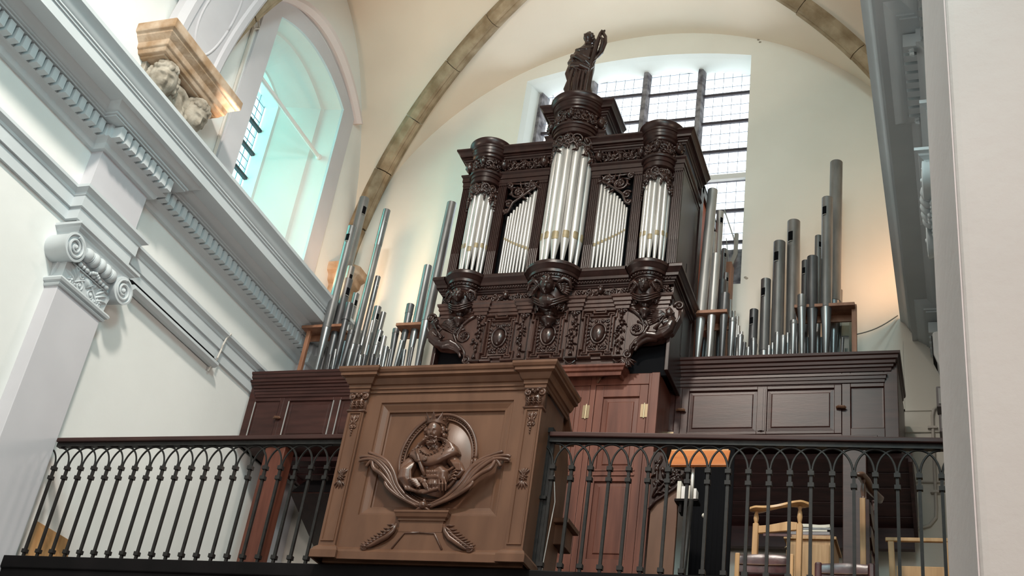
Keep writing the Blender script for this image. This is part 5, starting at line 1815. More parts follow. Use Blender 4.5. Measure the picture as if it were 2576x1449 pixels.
# ================================================================== SIDE CABINETS (wind chests)
def panel_raised(m, x0, x1, z0, z1, y, sunk=0.012, border=0.035, notch=0.0):
    ringframe(m, x0, x1, z0, z1, [(0.0, y), (0.004, y+sunk), (0.012, y+sunk), (border, y+sunk-0.002), (border+0.008, y+sunk-0.010), (border+0.014, y+sunk-0.011)])
    b = border+0.012
    m.add([(x0+b, y+sunk-0.011, z0+b), (x1-b, y+sunk-0.011, z0+b), (x1-b, y+sunk-0.011, z1-b), (x0+b, y+sunk-0.011, z1-b)], [(0, 1, 2, 3)])
YCB = 10.75
def carcass(m, x0, x1, z0, z1, holes, y, t=0.04):
    """front board with rectangular openings, made of strips"""
    xs = sorted(set([x0, x1]+[h[0] for h in holes]+[h[1] for h in holes]))
    for a, b in zip(xs[:-1], xs[1:]):
        hs = [h for h in holes if h[0] <= a+1e-6 and h[1] >= b-1e-6]
        if not hs:
            m.box(a, b, y, y+t, z0, z1)
        else:
            h = hs[0]
            m.box(a, b, y, y+t, z0, h[2])
            m.box(a, b, y, y+t, h[3], z1)
CABC = [(0.0, 7.315), (0.012, 7.317), (0.018, 7.345), (0.035, 7.352), (0.038, 7.375), (0.055, 7.382), (0.06, 7.41), (0.08, 7.42), (0.085, 7.45), (0.10, 7.46), (0.105, 7.485), (0.0, 7.49)]
CABM = [(0.0, 7.195), (0.012, 7.197), (0.014, 7.225), (0.024, 7.23), (0.026, 7.26), (0.036, 7.265), (0.036, 7.285), (0.0, 7.295)]
def cabinet(x0, x1, cor0, cor1, fixed, door, panels, latches, lab, name='wind_chest_cabinet'):
    t = thing(name, lab, 'cabinet', ((x0+x1)/2, 11.3, 6.62))
    m = MB()
    carcass(m, x0, x1, 6.62, 7.48, [(f[0], f[1], 6.72, 7.155) for f in fixed]+[(door[0], door[1], 6.665, 7.185)], YCB)
    m.box(x0, x0+0.04, YCB+0.04, 11.95, 6.62, 7.46)
    m.box(x1-0.04, x1, YCB+0.04, 11.95, 6.62, 7.46)
    m.box(x0, x1, YCB+0.04, 11.95, 7.42, 7.46)
    m.box(x0, x1, YCB+0.03, 11.95, 6.62, 6.66)
    m.box(x0+0.04, x1-0.04, 11.9, 11.95, 6.66, 7.42)
    build('carcass', m, 'cab_wood', t, bevel=0.004)
    pc = [(cor0, YCB)] if cor0 <= x0 else [(cor0, YCB)]
    m = MB()
    m.sweep(CABC, [(cor0, 11.6), (cor0, YCB), (cor1, YCB), (cor1, 11.6)])
    build('cornice', m, 'cab_wood', t, True, auto=math.radians(25))
    m = MB()
    m.sweep(CABM, [(cor0+0.06, YCB+0.02), (cor0+0.06, YCB), (cor1-0.06, YCB), (cor1-0.06, YCB+0.02)])
    build('string_moulding', m, 'cab_wood', t, True, auto=math.radians(25))
    for f in fixed:
        m = MB()
        ringframe(m, f[0], f[1], 6.72, 7.155, [(0.0, YCB), (0.008, YCB+0.016), (0.03, YCB+0.018)])
        m.box(f[0]+0.02, f[1]-0.02, YCB+0.017, YCB+0.03, 6.74, 7.135)
        build('fixed_panel', m, 'cab_wood', t)
    d = MB()
    carcass(d, door[0]+0.003, door[1]-0.003, 6.668, 7.182, [(p[0], p[1], 6.70, 7.15) for p in panels], YCB-0.004, 0.034)
    dr = build('door', d, 'cab_wood', t, bevel=0.003)
    for p in panels:
        m = MB()
        panel_raised(m, p[0], p[1], 6.70, 7.15, YCB-0.004, 0.022, 0.04)
        build('door_panel', m, 'cab_wood', dr)
    for lx in latches:
        m = MB()
        m.tube([(lx-0.045, YCB-0.02, 6.93), (lx-0.02, YCB-0.03, 6.935), (lx+0.03, YCB-0.03, 6.93), (lx+0.045, YCB-0.022, 6.925)], [0.012, 0.017, 0.017, 0.010], 7)
        m.tube([(lx, YCB+0.0, 6.93), (lx, YCB-0.03, 6.93)], 0.01, 6)
        build('latch', m, 'case_wood', dr)
    return t
cab_r = cabinet(-2.84, -0.53, -2.82, -0.60, [(-2.745, -2.665), (-0.965, -0.655)], (-2.605, -1.045), [(-2.53, -1.85), (-1.755, -1.115)], [-2.60, -1.05],
                'dark oak wind chest cabinet with two raised door panels right of the organ')
m = MB()
m.box(-1.835, -1.77, YCB-0.014, YCB-0.004, 6.70, 7.15)
m.box(-1.815, -1.79, YCB-0.022, YCB-0.010, 6.70, 7.15)
build('door_mullion', m, 'cab_wood', cab_r)
m = MB()
m.box(-2.74, -2.66, YCB-0.008, YCB, 6.635, 6.70)
build('metal_plate', m, 'brass', cab_r)
m = MB()
m.box(-2.7, -0.72, YCB-0.03, YCB, 6.60, 6.635)
build('lower_rail', m, 'cab_wood', cab_r, bevel=0.004)
cab_l = cabinet(-7.66, -5.43, -7.62, -5.52, [(-7.56, -7.24)], (-7.19, -5.60), [(-7.11, -6.56), (-6.46, -5.72)], [-7.21],
                'dark oak wind chest cabinet left of the organ, partly behind the console case')
m = MB()
for x in (-7.555, -7.115, -6.545, -6.46):
    m.box(x-0.006, x+0.006, YCB-0.012, YCB-0.003, 6.72, 7.14)
wf = build('worn_edges', m, 'lead_light', cab_l)
wf['kind'] = 'stuff'
# soffit boards and post under each cabinet
for (x0, x1, px0, px1, drop, lab, plab) in ((-2.36, -0.47, -1.045, -0.83, 0.40, 'dark red plank bellows box sloping under the right cabinet', 'brown square timber post under the right cabinet'),
                                     (-7.2, -5.43, -7.30, -7.05, 0.05, 'dark red plank bellows box under the left cabinet', 'red brown square timber post under the left cabinet')):
    t = thing('bellows_box', lab, 'bellows', ((x0+x1)/2, 11.4, 6.3))
    n = 5
    for k in range(n):
        a, b = k/n, (k+1)/n
        m = MB()
        ya, yb = 11.04+0.86*a, 11.04+0.86*b
        za, zb = 6.54-drop*a, 6.54-drop*b
        m.prism([(ya, za), (yb-0.012, zb+0.01), (yb-0.012, zb+0.05), (ya, za+0.05)], lambda p, q: (x0 if q == 0 else x1, p[0], p[1]))
        build('board', m, 'soffit', t)
    m = MB()
    zl = 6.50-drop
    m.box(x0, x1, 11.86, 11.94, zl-0.15 if drop > 0.1 else zl, 6.60)
    for xa, xb in ((x1, x1+0.035), (x0-0.035, x0)):
        m.prism([(11.03, 6.60), (11.03, 6.50), (11.94, zl-0.04), (11.94, 6.60)], lambda p, q: (xa if q == 0 else xb, p[0], p[1]))
    build('frame', m, 'soffit', t)
    t = thing('timber_post', plab, 'post', ((px0+px1)/2, 10.95, 4.27))
    m = MB()
    m.box(px0, px1, 10.80, 11.0, 4.27, 6.62)
    build('shaft', m, 'red_wood' if x0 < -5 else 'cab_wood', t, bevel=0.006)
    m = MB()
    m.box(px0-0.02, px1+0.02, 10.78, 11.02, 4.27, 4.31)
    build('foot', m, 'red_wood' if x0 < -5 else 'cab_wood', t, bevel=0.004)
# deep dark bellows chest hung lower on the left
t = thing('hanging_chest', 'black wooden chest hanging low under the left cabinet', 'chest', (-6.4, 11.7, 5.9))
m = MB()
m.prism([(11.05, 6.18), (11.9, 5.80), (11.94, 5.80), (11.94, 6.40), (11.3, 6.42)], lambda p, k: (-7.0 if k == 0 else -5.5, p[0], p[1]))
build('chest_body', m, 'beam', t, bevel=0.01)
m = MB()
m.bar((-6.25, 11.06, 6.17), (-6.25, 11.9, 5.79), 1.52, 0.02)
build('edge_batten', m, 'dark_wood', t)

# ================================================================== ORGAN BASE: panelled wall with doors between the cabinets
t = thing('panelled_screen', 'reddish oak panelled screen with tall doors under the organ', 'panelling', (-4.1, 10.5, 4.27))
YD = 10.28
DZ0, DZ1 = 4.45, 7.0
m = MB()
carcass(m, -5.43, -2.76, 4.27, 7.12, [(-3.965, -3.415, DZ0, DZ1), (-3.36, -2.825, DZ0, DZ1)], YD)
m.box(-5.43, -2.84, YD+0.04, 11.9, 7.06, 7.12)
build('frame', m, 'red_wood', t, bevel=0.004)
m = MB()
m.box(-2.80, -2.72, YD-0.012, YD+0.5, 4.27, 7.12)
build('corner_stile', m, 'red_wood', t, bevel=0.004)
m = MB()
m.box(-5.42, -2.84, YD+0.35, YD+0.38, 4.27, 7.05)
build('back_board', m, 'black', t)
for a, b, hx in ((-3.965, -3.415, -3.435), (-3.36, -2.825, -2.85)):
    d = MB()
    pn = [(a+0.085, b-0.085, 6.10, 6.87), (a+0.085, b-0.085, 5.22, 5.98)]
    xs = (a+0.004, b-0.004)
    y0, y1 = YD+0.004, YD+0.038
    d.box(xs[0], pn[0][0], y0, y1, DZ0, DZ1-0.004)
    d.box(pn[0][1], xs[1], y0, y1, DZ0, DZ1-0.004)
    for z0, z1 in ((DZ0, 5.22), (5.98, 6.10), (6.87, DZ1-0.004)):
        d.box(pn[0][0], pn[0][1], y0, y1, z0, z1)
    dr = build('door', d, 'red_wood', t, bevel=0.003)
    for p in pn:
        m = MB()
        panel_raised(m, *p, YD+0.004, 0.02, 0.05)
        build('door_panel', m, 'red_wood', dr)
    m = MB()
    m.box(pn[0][0]-0.02, pn[0][1]+0.02, y0-0.012, y0, 6.035, 6.05)
    m.box(pn[0][0]-0.02, pn[0][1]+0.02, y0-0.008, y0, 6.085, 6.10)
    build('rail_moulding', m, 'red_wood', dr)
    m = MB()
    m.box(hx-0.035, hx-0.002, YD-0.004, YD+0.004, 6.64, 6.78)
    m.box(hx+0.002, hx+0.035, YD-0.004, YD+0.004, 6.64, 6.78)
    m.tube([(hx, YD-0.006, 6.63), (hx, YD-0.006, 6.79)], 0.006, 6)
    build('hinge', m, 'brass', dr)
m = MB()
m.bar((-3.345, YD-0.012, 7.02), (-3.295, YD-0.012, 7.12), 0.02, 0.02, (0, 1, 0))
m.tube([(-3.32, YD+0.01, 7.07), (-3.32, YD-0.03, 7.07)], 0.008, 6)
build('turn_button', m, 'case_wood', t, bevel=0.003)
m = MB()
m.box(-3.0, -2.88, YD-0.002, YD+0.02, 4.27, 4.85)
build('dark_gap', m, 'black', t)
# ================================================================== PIPES STANDING ON THE TWO WIND CHESTS
def side_pipe(top, bot, wpx, y, shoulder=None, mat='lead', slot=False, lab='', group=None, mitre=None, collar=False):
    """top and bottom are photo sights of the pipe's ends, y its distance; the pipe stands on the chest at z 7.46"""
    T = aty(top[0], top[1], y)
    B = aty(bot[0], bot[1], y)
    ax = (T-B).normalized()
    B = B-ax*((B.z-7.46)/ax.z)
    dist = (T-CAM_POS).dot(_f)
    r = wpx*dist/FPX/2
    L = (T-B).length
    if shoulder is None:
        hs = L*0.5 if r < 0.04 else L*0.3
    else:
        S_ = aty(shoulder[0], shoulder[1], y)
        hs = (S_-B).length
    hs = min(hs, L*0.93)
    # tilt frame
    R = ax.to_track_quat('Z', 'Y').to_matrix()
    def P(rr, a, z):
        return B+R @ Vector((rr*math.cos(a), rr*math.sin(a), z))
    n = 20
    def turn(m, prof):
        m.loft([[P(rr, 2*PI*k/n, z) for k in range(n)] for rr, z in prof], True, False)
    small = wpx < 13 and not slot
    t = thing('organ_pipe', lab, 'organ pipe', tuple(B), group)
    foot, body = MB(), MB()
    turn(foot, [(0.006, 0.0), (0.011, 0.01), (r*0.97, hs-0.004)])
    turn(body, [(r*0.97, hs-0.004), (r*1.03, hs), (r*1.0, hs+0.006), (r, L), (r*0.88, L), (r*0.88, L-min(0.12, (L-hs)*0.5))])
    build('foot', foot, mat, t, True, auto=math.radians(40))
    b = build('body', body, mat, t, True, auto=math.radians(40))
    if collar:
        c = MB()
        turn(c, [(r*1.0, L*0.80), (r*1.06, L*0.802), (r*1.06, L+0.004), (r*1.0, L+0.004)])
        build('tuning_sleeve', c, mat, t, True, auto=math.radians(40))
    if slot:
        # a cut facing the photographer, the flap curled out below it
        v = CAM_POS-B
        v = R.transposed() @ v
        a0 = math.atan2(v.y, v.x)+slot*0.55
        q = MB()
        z1 = L-r*2.3
        z0 = z1-r*1.75
        w = 0.42
        rows = [[P(r*1.012, a0-w+2*w*i/4, z) for i in range(5)] for z in (z0, (z0+z1)/2, z1)]
        q.loft(rows, False, False)
        build('tuning_slot', q, 'black', t)
        q = MB()
        q.loft([[P(r*1.03+0.006*k, a0-w*0.95+2*w*0.95*i/4, z0-0.012*k) for i in range(5)] for k in (0, 0.5, 1)], False, False)
        build('slot_flap', q, 'lead_light', t)
    return t
GL = 'metal organ pipes on the left wind chest'
GR = 'metal organ pipes on the right wind chest'
LP = [  # top, bottom, width, depth, shoulder, material, slot, label, sleeve
    ((917, 500), (811, 918), 25, 11.62, (846, 790), 'lead', 1, 'tall bright pipe with a slot near its top, second highest on the left chest', False),
    ((886, 572), (798, 920), 23, 11.05, (824, 826), 'lead', -1, 'long slender pipe at the far left end of the left chest', False),
    ((973, 530), (876, 918), 18, 11.45, (903, 868), 'lead', 1, 'tall shiny pipe with two slots standing alone in the middle of the left chest', True),
    ((883, 673), (823, 919), 21, 11.38, (850, 800), 'lead', 1, 'bright pipe hidden behind the dark tapered pipe at far left', False),
    ((876, 704), (824, 920), 24, 11.2, (845, 822), 'lead_dark', 1, 'dark lead pipe beside the leftmost slender pipe', False),
    ((896, 740), (853, 919), 18, 11.6, (868, 850), 'lead', 1, 'grey pipe with a slot just left of the tall shiny pipe', False),
    ((879, 765), (842, 919), 20, 11.1, (868, 790), 'lead_dark', 0, 'dark short-bodied pipe with a long tapered foot, held by the left rack', True),
    ((951, 697), (897, 918), 13, 11.55, (915, 850), 'lead', 1, 'thin bright pipe with a slot right of the tall shiny pipe', True),
    ((951, 773), (915, 918), 19, 11.5, (926, 870), 'lead', 1, 'medium grey pipe with a side slot in the middle of the left chest', False),
    ((965, 787), (931, 917), 15, 11.65, (940, 880), 'lead', 0, 'pale medium pipe behind the slotted one in mid left chest', False),
    ((997, 829), (981, 917), 18, 11.2, (995, 838), 'lead_dark', 0, 'dark cone-footed pipe left of the three tall ones beside the organ', False),
    ((1033, 767), (1004, 914), 20, 11.15, (1028, 790), 'lead_dark', 0, 'dark tapered pipe, lowest of the three beside the organ', False),
    ((1077, 670), (1027, 913), 21, 11.15, (1049, 818), 'lead', 0, 'tall pipe standing second left of the organ case', False),
    ((1137, 512), (1050, 913), 25, 11.05, (1076, 810), 'lead', 0, 'tallest pipe of the left chest, touching the organ case', False),
    ((937, 807), (911, 917), 8, 11.3, None, 'lead_light', 0, 'very thin pale pipe in the middle of the left chest', False),
    ((885, 833), (860, 919), 18, 11.05, (884, 838), 'lead_dark', 0, 'short dark cone pipe right of the left rack', False),
    ((885, 880), (875, 919), 15, 10.98, (884, 884), 'lead', 0, 'small cone pipe before the grey slotted pipe, front row left', False),
    ((903, 869), (890, 918), 15, 10.98, (902, 874), 'lead_dark', 0, 'small dark cone pipe below the tall shiny pipe', False),
    ((957, 833), (933, 918), 16, 11.3, (948, 870), 'lead', 1, 'squat grey pipe with a shoulder in mid left chest', False),
    ((967, 847), (951, 917), 14, 11.4, (958, 885), 'lead_light', 0, 'stubby pale pipe left of the dark cone-footed pipe', False),
]
for a in LP:
    side_pipe(a[0], a[1], a[2], a[3], a[4], a[5], a[6], a[7], GL, collar=a[8])
ORD = 'first,second,third,fourth,fifth,sixth,seventh,eighth,ninth,tenth,eleventh,twelfth,thirteenth,fourteenth'.split(',')
lowl = [(907, 895, 903, 13), (948, 902, 944, 13), (972, 873, 963, 14), (938, 892, 933, 12), (1012, 858, 995, 12), (918, 893, 913, 10), (958, 893, 953, 9), (870, 890, 865, 9), (845, 880, 838, 9), (832, 893, 827, 8), (1062, 880, 1056, 9), (983, 880, 975, 10), (1018, 880, 1012, 9), (1038, 875, 1030, 9)]
for i, (x, y, xb, w) in enumerate(lowl):
    side_pipe((x, y), (xb, 918), w, 11.0+0.06*(i % 4), (x-1, y+3), ('lead', 'lead_dark')[i % 2], 0, ORD[sum(1 for q in lowl if q[0] < x)]+' from the left of the small low cone pipes on the left chest', GL)
RP = [
    ((1793, 479), (1754, 897), 25, 11.05, (1766, 790), 'lead_light', 0, 'tall pale pipe beside the red-brown side panel of the organ', False),
    ((1812, 534), (1789, 895), 18, 11.6, (1796, 800), 'lead_light', 1, 'tall pale pipe just behind the one beside the organ side panel', False),
    ((1797, 586), (1776, 895), 14, 11.35, (1782, 800), 'lead_light', 0, 'narrow pale pipe between the two tall pale ones', False),
    ((1802, 641), (1783, 897), 22, 11.0, (1792, 790), 'lead_light', 0, 'wide pale pipe in front, second from the organ on the right chest', False),
    ((1822, 627), (1808, 895), 13, 11.6, (1812, 800), 'lead', 1, 'thin pipe right of the wide pale pipe, before the window', False),
    ((1827, 688), (1818, 895), 13, 11.55, (1820, 800), 'lead', 1, 'thin short pipe below the window corner on the right chest', False),
    ((1818, 706), (1806, 895), 20, 11.3, (1812, 790), 'lead_dark', 0, 'dark pipe behind the short barrel-shaped pipe at the left rack', False),
    ((1825, 740), (1815, 896), 22, 11.0, (1822, 788), 'lead_dark', 0, 'short barrel-topped pipe resting in the left rack of the right chest', False),
    ((1844, 803), (1837, 896), 20, 10.98, (1843, 812), 'lead', 0, 'broad cone pipe right of the left rack', False),
    ((1863, 844), (1860, 896), 16, 10.98, (1863, 849), 'lead', 0, 'small cone pipe fourth from the left rack', False),
    ((1897, 781), (1892, 893), 22, 11.7, (1893, 880), 'lead_dark', -1, 'shortest of the row of wide slotted pipes, dark grey', False),
    ((1927, 705), (1922, 893), 25, 11.7, (1922, 885), 'lead', -1, 'second of the four wide slotted pipes, medium height', False),
    ((1961, 611), (1954, 893), 30, 11.7, (1954, 885), 'lead', -1, 'third of the four wide slotted pipes, tall', False),
    ((1997, 559), (1992, 893), 32, 11.75, (1992, 885), 'lead', -1, 'tallest of the four wide slotted pipes in mid right chest', False),
    ((2027, 658), (2024, 892), 20, 11.5, (2024, 800), 'lead_dark', -1, 'dark slotted pipe half behind the funnel-shaped one', False),
    ((2044, 648), (2043, 891), 27, 11.1, (2043, 780), 'lead_dark', 0, 'dark funnel-shaped pipe held in the right rack', False),
    ((2059, 595), (2056, 891), 18, 11.5, (2056, 790), 'lead', 1, 'slim pipe just left of the two tallest on the right', False),
    ((2081, 500), (2077, 891), 27, 11.1, (2078, 775), 'lead', -1, 'tall slotted pipe in front of the tallest on the right', False),
    ((2104, 410), (2096, 889), 31, 11.4, (2098, 760), 'lead', 0, 'tallest pipe of all, near the right end of the right chest', False),
    ((2111, 731), (2108, 889), 17, 11.6, (2108, 820), 'lead', -1, 'short slotted pipe right of the tallest pipe', False),
    ((2017, 744), (2017, 892), 22, 11.02, (2017, 775), 'lead', 0, 'funnel pipe at the left end of the right rack', False),
    ((1997, 808), (1994, 892), 19, 11.0, (1997, 814), 'lead', 0, 'cone pipe in front of the tallest wide pipe', False),
    ((1971, 846), (1969, 892), 16, 10.98, (1971, 851), 'lead', 0, 'small cone pipe between the two tallest wide pipes', False),
    ((1956, 838), (1954, 892), 14, 10.98, (1956, 842), 'lead', 0, 'small cone pipe before the third wide pipe', False),
    ((2005, 790), (2004, 892), 11, 11.3, (2004, 850), 'lead_dark', 0, 'thin dark pipe just left of the right rack', False),
]
for a in RP:
    side_pipe(a[0], a[1], a[2], a[3], a[4], a[5], a[6], a[7], GR, collar=a[8])
lowr = [(1883, 875, 1882, 12, 0), (1896, 853, 1895, 15, 0), (1899, 866, 1898, 13, 0), (1935, 871, 1934, 12, 0), (1944, 864, 1943, 10, 0), (1982, 839, 1981, 11, 0), (2032, 850, 2032, 10, 1), (2067, 850, 2066, 10, 1), (2089, 850, 2088, 9, 1), (2120, 850, 2118, 8, 1), (1772, 850, 1768, 9, 1), (1850, 850, 1848, 9, 1), (1873, 862, 1870, 10, 1)]
for i, (x, y, xb, w, b) in enumerate(lowr):
    side_pipe((x, y), (xb, 893), w, 10.98+0.05*(i % 3)+0.3*b, (x, y+3), 'lead' if not b else 'lead_dark', 0, ORD[sum(1 for q in lowr if q[0] < x)]+' from the left of the small low cone pipes on the right chest', GR)
for i, (x, y, xb, w) in enumerate(((1838, 755, 1834, 9), (1846, 783, 1842, 9), (1855, 797, 1851, 9), (1858, 821, 1855, 9), (1866, 835, 1864, 8))):
    side_pipe((x, y), (xb, 893), w, 11.75, (xb, 880), 'lead_light', 0, ('tallest', 'second tallest', 'middle', 'second lowest', 'lowest')[i]+' thin pale pipe of the falling row behind the broad cone pipe', GR)
# racks that hold the pipes upright
def rack(name, lab, a, b, y, postpx=None, d=0.16):
    t = thing(name, lab, 'rack', tuple(aty(*b, y)))
    A, B = aty(*a, y), aty(*b, y)
    m = MB()
    m.box(min(A.x, B.x), max(A.x, B.x), y-d, y+d, (A.z+B.z)/2-0.025, (A.z+B.z)/2+0.012)
    build('rack_board', m, 'rack_wood', t, bevel=0.004)
    m = MB()
    m.box(min(A.x, B.x), max(A.x, B.x), y+d, y+d+0.02, (A.z+B.z)/2-0.10, (A.z+B.z)/2+0.012)
    build('rack_rail', m, 'rack_wood', t)
    if postpx:
        P0 = aty(*postpx, y)
        m = MB()
        m.box(P0.x-0.025, P0.x+0.025, y-0.025, y+0.025, 7.46, (A.z+B.z)/2+0.03)
        build('rack_post', m, 'rack_wood', t, bevel=0.004)
    return t
rack('pipe_rack', 'brown wooden pipe rack with a post at the far left end', (768, 832), (868, 825), 11.15, (778, 838), 0.10)
rack('pipe_rack', 'brown wooden pipe rack board beside the organ on its left', (1003, 826), (1090, 818), 11.12, None, 0.09)
rack('pipe_rack', 'orange-brown pipe rack at the organ end of the right chest', (1750, 798), (1834, 793), 11.05, None, 0.12)
rack('pipe_rack', 'brown pipe rack with a post at the right end of the right chest', (2001, 774), (2152, 781), 11.15, (2149, 785), 0.10)
t = thing('glass_box', 'dusty grey glass cover standing behind the right rack post', 'glass cover', tuple(aty(2125, 880, 11.5)))
a, b = aty(2110, 800, 11.5), aty(2144, 890, 11.5)
m = MB()
m.box(a.x, b.x, 11.4, 11.6, 7.46, a.z)
build('cover', m, 'dusty_glass', t, bevel=0.02)
m = MB()
m.box(a.x+0.03, b.x-0.03, 11.44, 11.56, 7.46, 7.46+(a.z-7.46)*0.72)
build('dark_core', m, 'lead_dark', t)
# wooden pipe behind, before the window reveal
t = thing('wooden_pipe', 'square red-brown wooden pipe below the window corner right of the organ', 'organ pipe', tuple(aty(1838, 890, 11.85)))
a, b = aty(1829, 664, 11.85), aty(1843, 660, 11.85)
m = MB()
m.box(a.x, b.x, 11.8, 11.95, 7.46, a.z)
build('shaft', m, 'rack_wood', t, bevel=0.004)
# ================================================================== BALUSTRADES
def balustrade(lab, a, b, n, x_first, x_last, wood_top):
    """a, b: plan ends of the handrail; balusters run evenly from x_first to x_last"""
    t = thing('balustrade', lab, 'railing', ((a[0]+b[0])/2, (a[1]+b[1])/2, 4.28))
    A, B = Vector((a[0], a[1], 0)), Vector((b[0], b[1], 0))
    dr = (B-A).normalized()
    sl = (b[1]-a[1])/(b[0]-a[0])
    m = MB()
    m.bar((a[0], a[1], 5.375), (b[0], b[1], 5.375), 0.10, 0.04)
    build('handrail', m, wood_top, t, bevel=0.008)
    m = MB()
    m.bar((a[0], a[1], 5.337), (b[0], b[1], 5.337), 0.05, 0.036)
    build('under_rail', m, 'iron', t)
    sp = (x_last-x_first)/(n-1)
    # one baluster modelled once, copies share its meshes
    def P(u, z, h=0.0):
        return dr*u+Vector((0, -h, z))
    s = MB()
    s.box(-0.011, 0.011, -0.011, 0.011, 4.27, 5.15)
    for sg in (-1, 1):
        pts = []
        for k in range(15):
            q = PI/2*k/14
            pts.append(P(sg*(0.006+(sp-0.006)*(1-math.cos(q))**1.0*1.0), 5.13+0.185*math.sin(q)))
        s.tube(pts, 0.0085, 6)
    c = MB()
    c.box(-0.021, 0.021, -0.021, 0.021, -0.016, 0.016)
    sm = bpy.data.meshes.new('baluster')
    sm.from_pydata(s.v, [], s.f)
    sm.materials.append(M['iron'])
    cm = bpy.data.meshes.new('collar')
    cm.from_pydata(c.v, [], c.f)
    cm.materials.append(M['iron'])
    base = Vector(ROOT_LOC[t.name])
    for i in range(n):
        x = x_first+sp*i
        y = a[1]+(x-a[0])*sl
        o = bpy.data.objects.new('baluster', sm)
        COL.objects.link(o)
        o.parent = t
        o.matrix_parent_inverse = Matrix.Translation(-base)
        o.location = (x, y, 0)
        for z in (5.118, 5.03, 4.363):
            q = bpy.data.objects.new('collar', cm)
            COL.objects.link(q)
            q.parent = o
            q.location = (0, 0, z)
    return t
bl_l = balustrade('black wrought iron balustrade with interlaced arches left of the console case', (-7.54, 8.0), (-4.60, 8.0), 20, -7.50, -4.79, 'cab_wood')
bl_r = balustrade('black wrought iron balustrade with interlaced arches right of the console case', (-2.93, 8.0), (0.02, 8.19), 20, -2.88, -0.133, 'cab_wood')
m = MB()
m.box(-2.965, -2.925, 8.0, 8.04, 4.27, 5.42)
m.box(-2.93, -2.90, 8.01, 8.04, 4.27, 5.40)
m.box(-2.98, -2.90, 7.98, 8.05, 4.86, 4.885)
m.box(-2.98, -2.91, 7.98, 8.04, 5.40, 5.44)
build('end_post', m, 'iron', bl_r)

# ================================================================== FURNITURE ON THE BALCONY
FL = 4.275
def turned(m, x, y, z0, z1, r):
    h = z1-z0
    m.lathe([(r*0.95, z0), (r*0.95, z0+0.05*h), (r*0.6, z0+0.10*h), (r*0.75, z0+0.2*h), (r*0.98, z0+0.42*h), (r*0.75, z0+0.7*h), (r*0.55, z0+0.82*h), (r*0.8, z0+0.92*h), (r*0.7, z1)], (x, y, 0), 14)
# kneeler chair seen from the back
t = thing('prayer_chair', 'honey coloured prayer chair with a wavy top rail and turned post tops', 'chair', (-1.32, 8.75, FL))
for x in (-1.488, -1.163):
    m = MB()
    m.prism([(-0.018, -0.022), (0.018, -0.022), (0.022, -0.016), (0.022, 0.022), (-0.022, 0.022), (-0.022, -0.016)], lambda p, k, x=x: (x+p[0]+(0.0 if k else -0.006), 8.8+p[1], FL if k == 0 else 5.0))
    turned(m, x, 8.8, 5.0, 5.11+(0.035 if x > -1.3 else 0.0), 0.021)
    build('back_post', m, 'honey_wood', t, True, auto=math.radians(35))
m = MB()
rings = []
for i in range(25):
    q = i/24
    x = -1.535+0.44*q
    zz = 5.118+0.012*math.sin(2*PI*q*0.9+3.4)+0.035*q
    w = 0.045+0.025*math.cos(2*PI*q)
    y = 8.79-0.02*math.sin(PI*q)
    k = min(1.0, 6*min(q, 1-q)+0.35)
    rings.append([(x, y-w*k, zz-0.008), (x, y-w*k*0.8, zz+0.012), (x, y+w*k*0.8, zz+0.012), (x, y+w*k, zz-0.008), (x, y+w*k*0.5, zz-0.016), (x, y-w*k*0.5, zz-0.016)])
m.loft(rings, True, True)
build('top_rail', m, 'honey_wood', t, True, auto=math.radians(40))
m = MB()
m.prism([(-1.47, 4.925), (-1.18, 4.955), (-1.18, 5.015), (-1.25, 5.022), (-1.40, 4.99), (-1.47, 4.985)], lambda p, k: (p[0], 8.785 if k == 0 else 8.812, p[1]))
build('cross_rail', m, 'honey_wood', t, bevel=0.004)
m = MB()
m.box(-1.43, -1.22, 8.79, 8.80, 4.905, 4.925)
build('book_ledge', m, 'leather', t)
m = MB()
m.box(-1.49, -1.16, 8.80, 9.06, 4.56, 4.60)
build('seat', m, 'honey_wood', t, bevel=0.008)
for x in (-1.48, -1.17):
    m = MB()
    m.box(x-0.02, x+0.02, 9.02, 9.06, FL, 4.56)
    build('leg', m, 'honey_wood', t)
def pad_chair(lab, x0, x1, y, ztop, post_mat, w=0.035, round_post=False):
    t = thing('chair', lab, 'chair', ((x0+x1)/2, y, FL))
    for k, x in enumerate((x0, x1)):
        m = MB()
        m.box(x-w/2, x+w/2, y-0.015, y+0.025, FL, ztop)
        build('post', m, post_mat, t, bevel=0.006 if not round_post else 0.014)
    m = MB()
    rings = []
    for i in range(13):
        q = i/12
        x = x0+w/2+(x1-x0-w)*q
        bow = 0.035*math.sin(PI*q)
        rings.append([(x, y+0.02+bow*0.3, ztop-0.155), (x, y-0.012+bow*0.3, ztop-0.14), (x, y-0.02+bow*0.3, ztop-0.04), (x, y-0.005+bow*0.3, ztop-0.012+bow*0.3), (x, y+0.03+bow*0.3, ztop-0.004+bow*0.3), (x, y+0.06+bow*0.3, ztop-0.03), (x, y+0.06+bow*0.3, ztop-0.155)])
    m.loft(rings, True, True)
    build('back_pad', m, 'leather', t, True, auto=math.radians(45))
    m = MB()
    m.tube([(x0+w/2+(x1-x0-w)*i/12, y-0.02+0.03*0.3*math.sin(PI*i/12), ztop-0.085) for i in range(13)], 0.006, 6)
    build('piping', m, 'case_wood', t)
    m = MB()
    m.box(x0, x1, y+0.005, y+0.025, ztop-0.19, ztop-0.17)
    build('back_slat', m, 'white_paint' if post_mat == 'honey_wood' else 'cab_wood', t)
    m = MB()
    m.box(x0-0.01, x1+0.01, y-0.01, y+0.15, 4.40, 4.43)
    build('seat', m, 'leather', t, bevel=0.01)
    return t
pad_chair('low chair with honey wood posts and a dark red leather back pad', -1.542, -1.165, 8.40, 4.625, 'honey_wood')
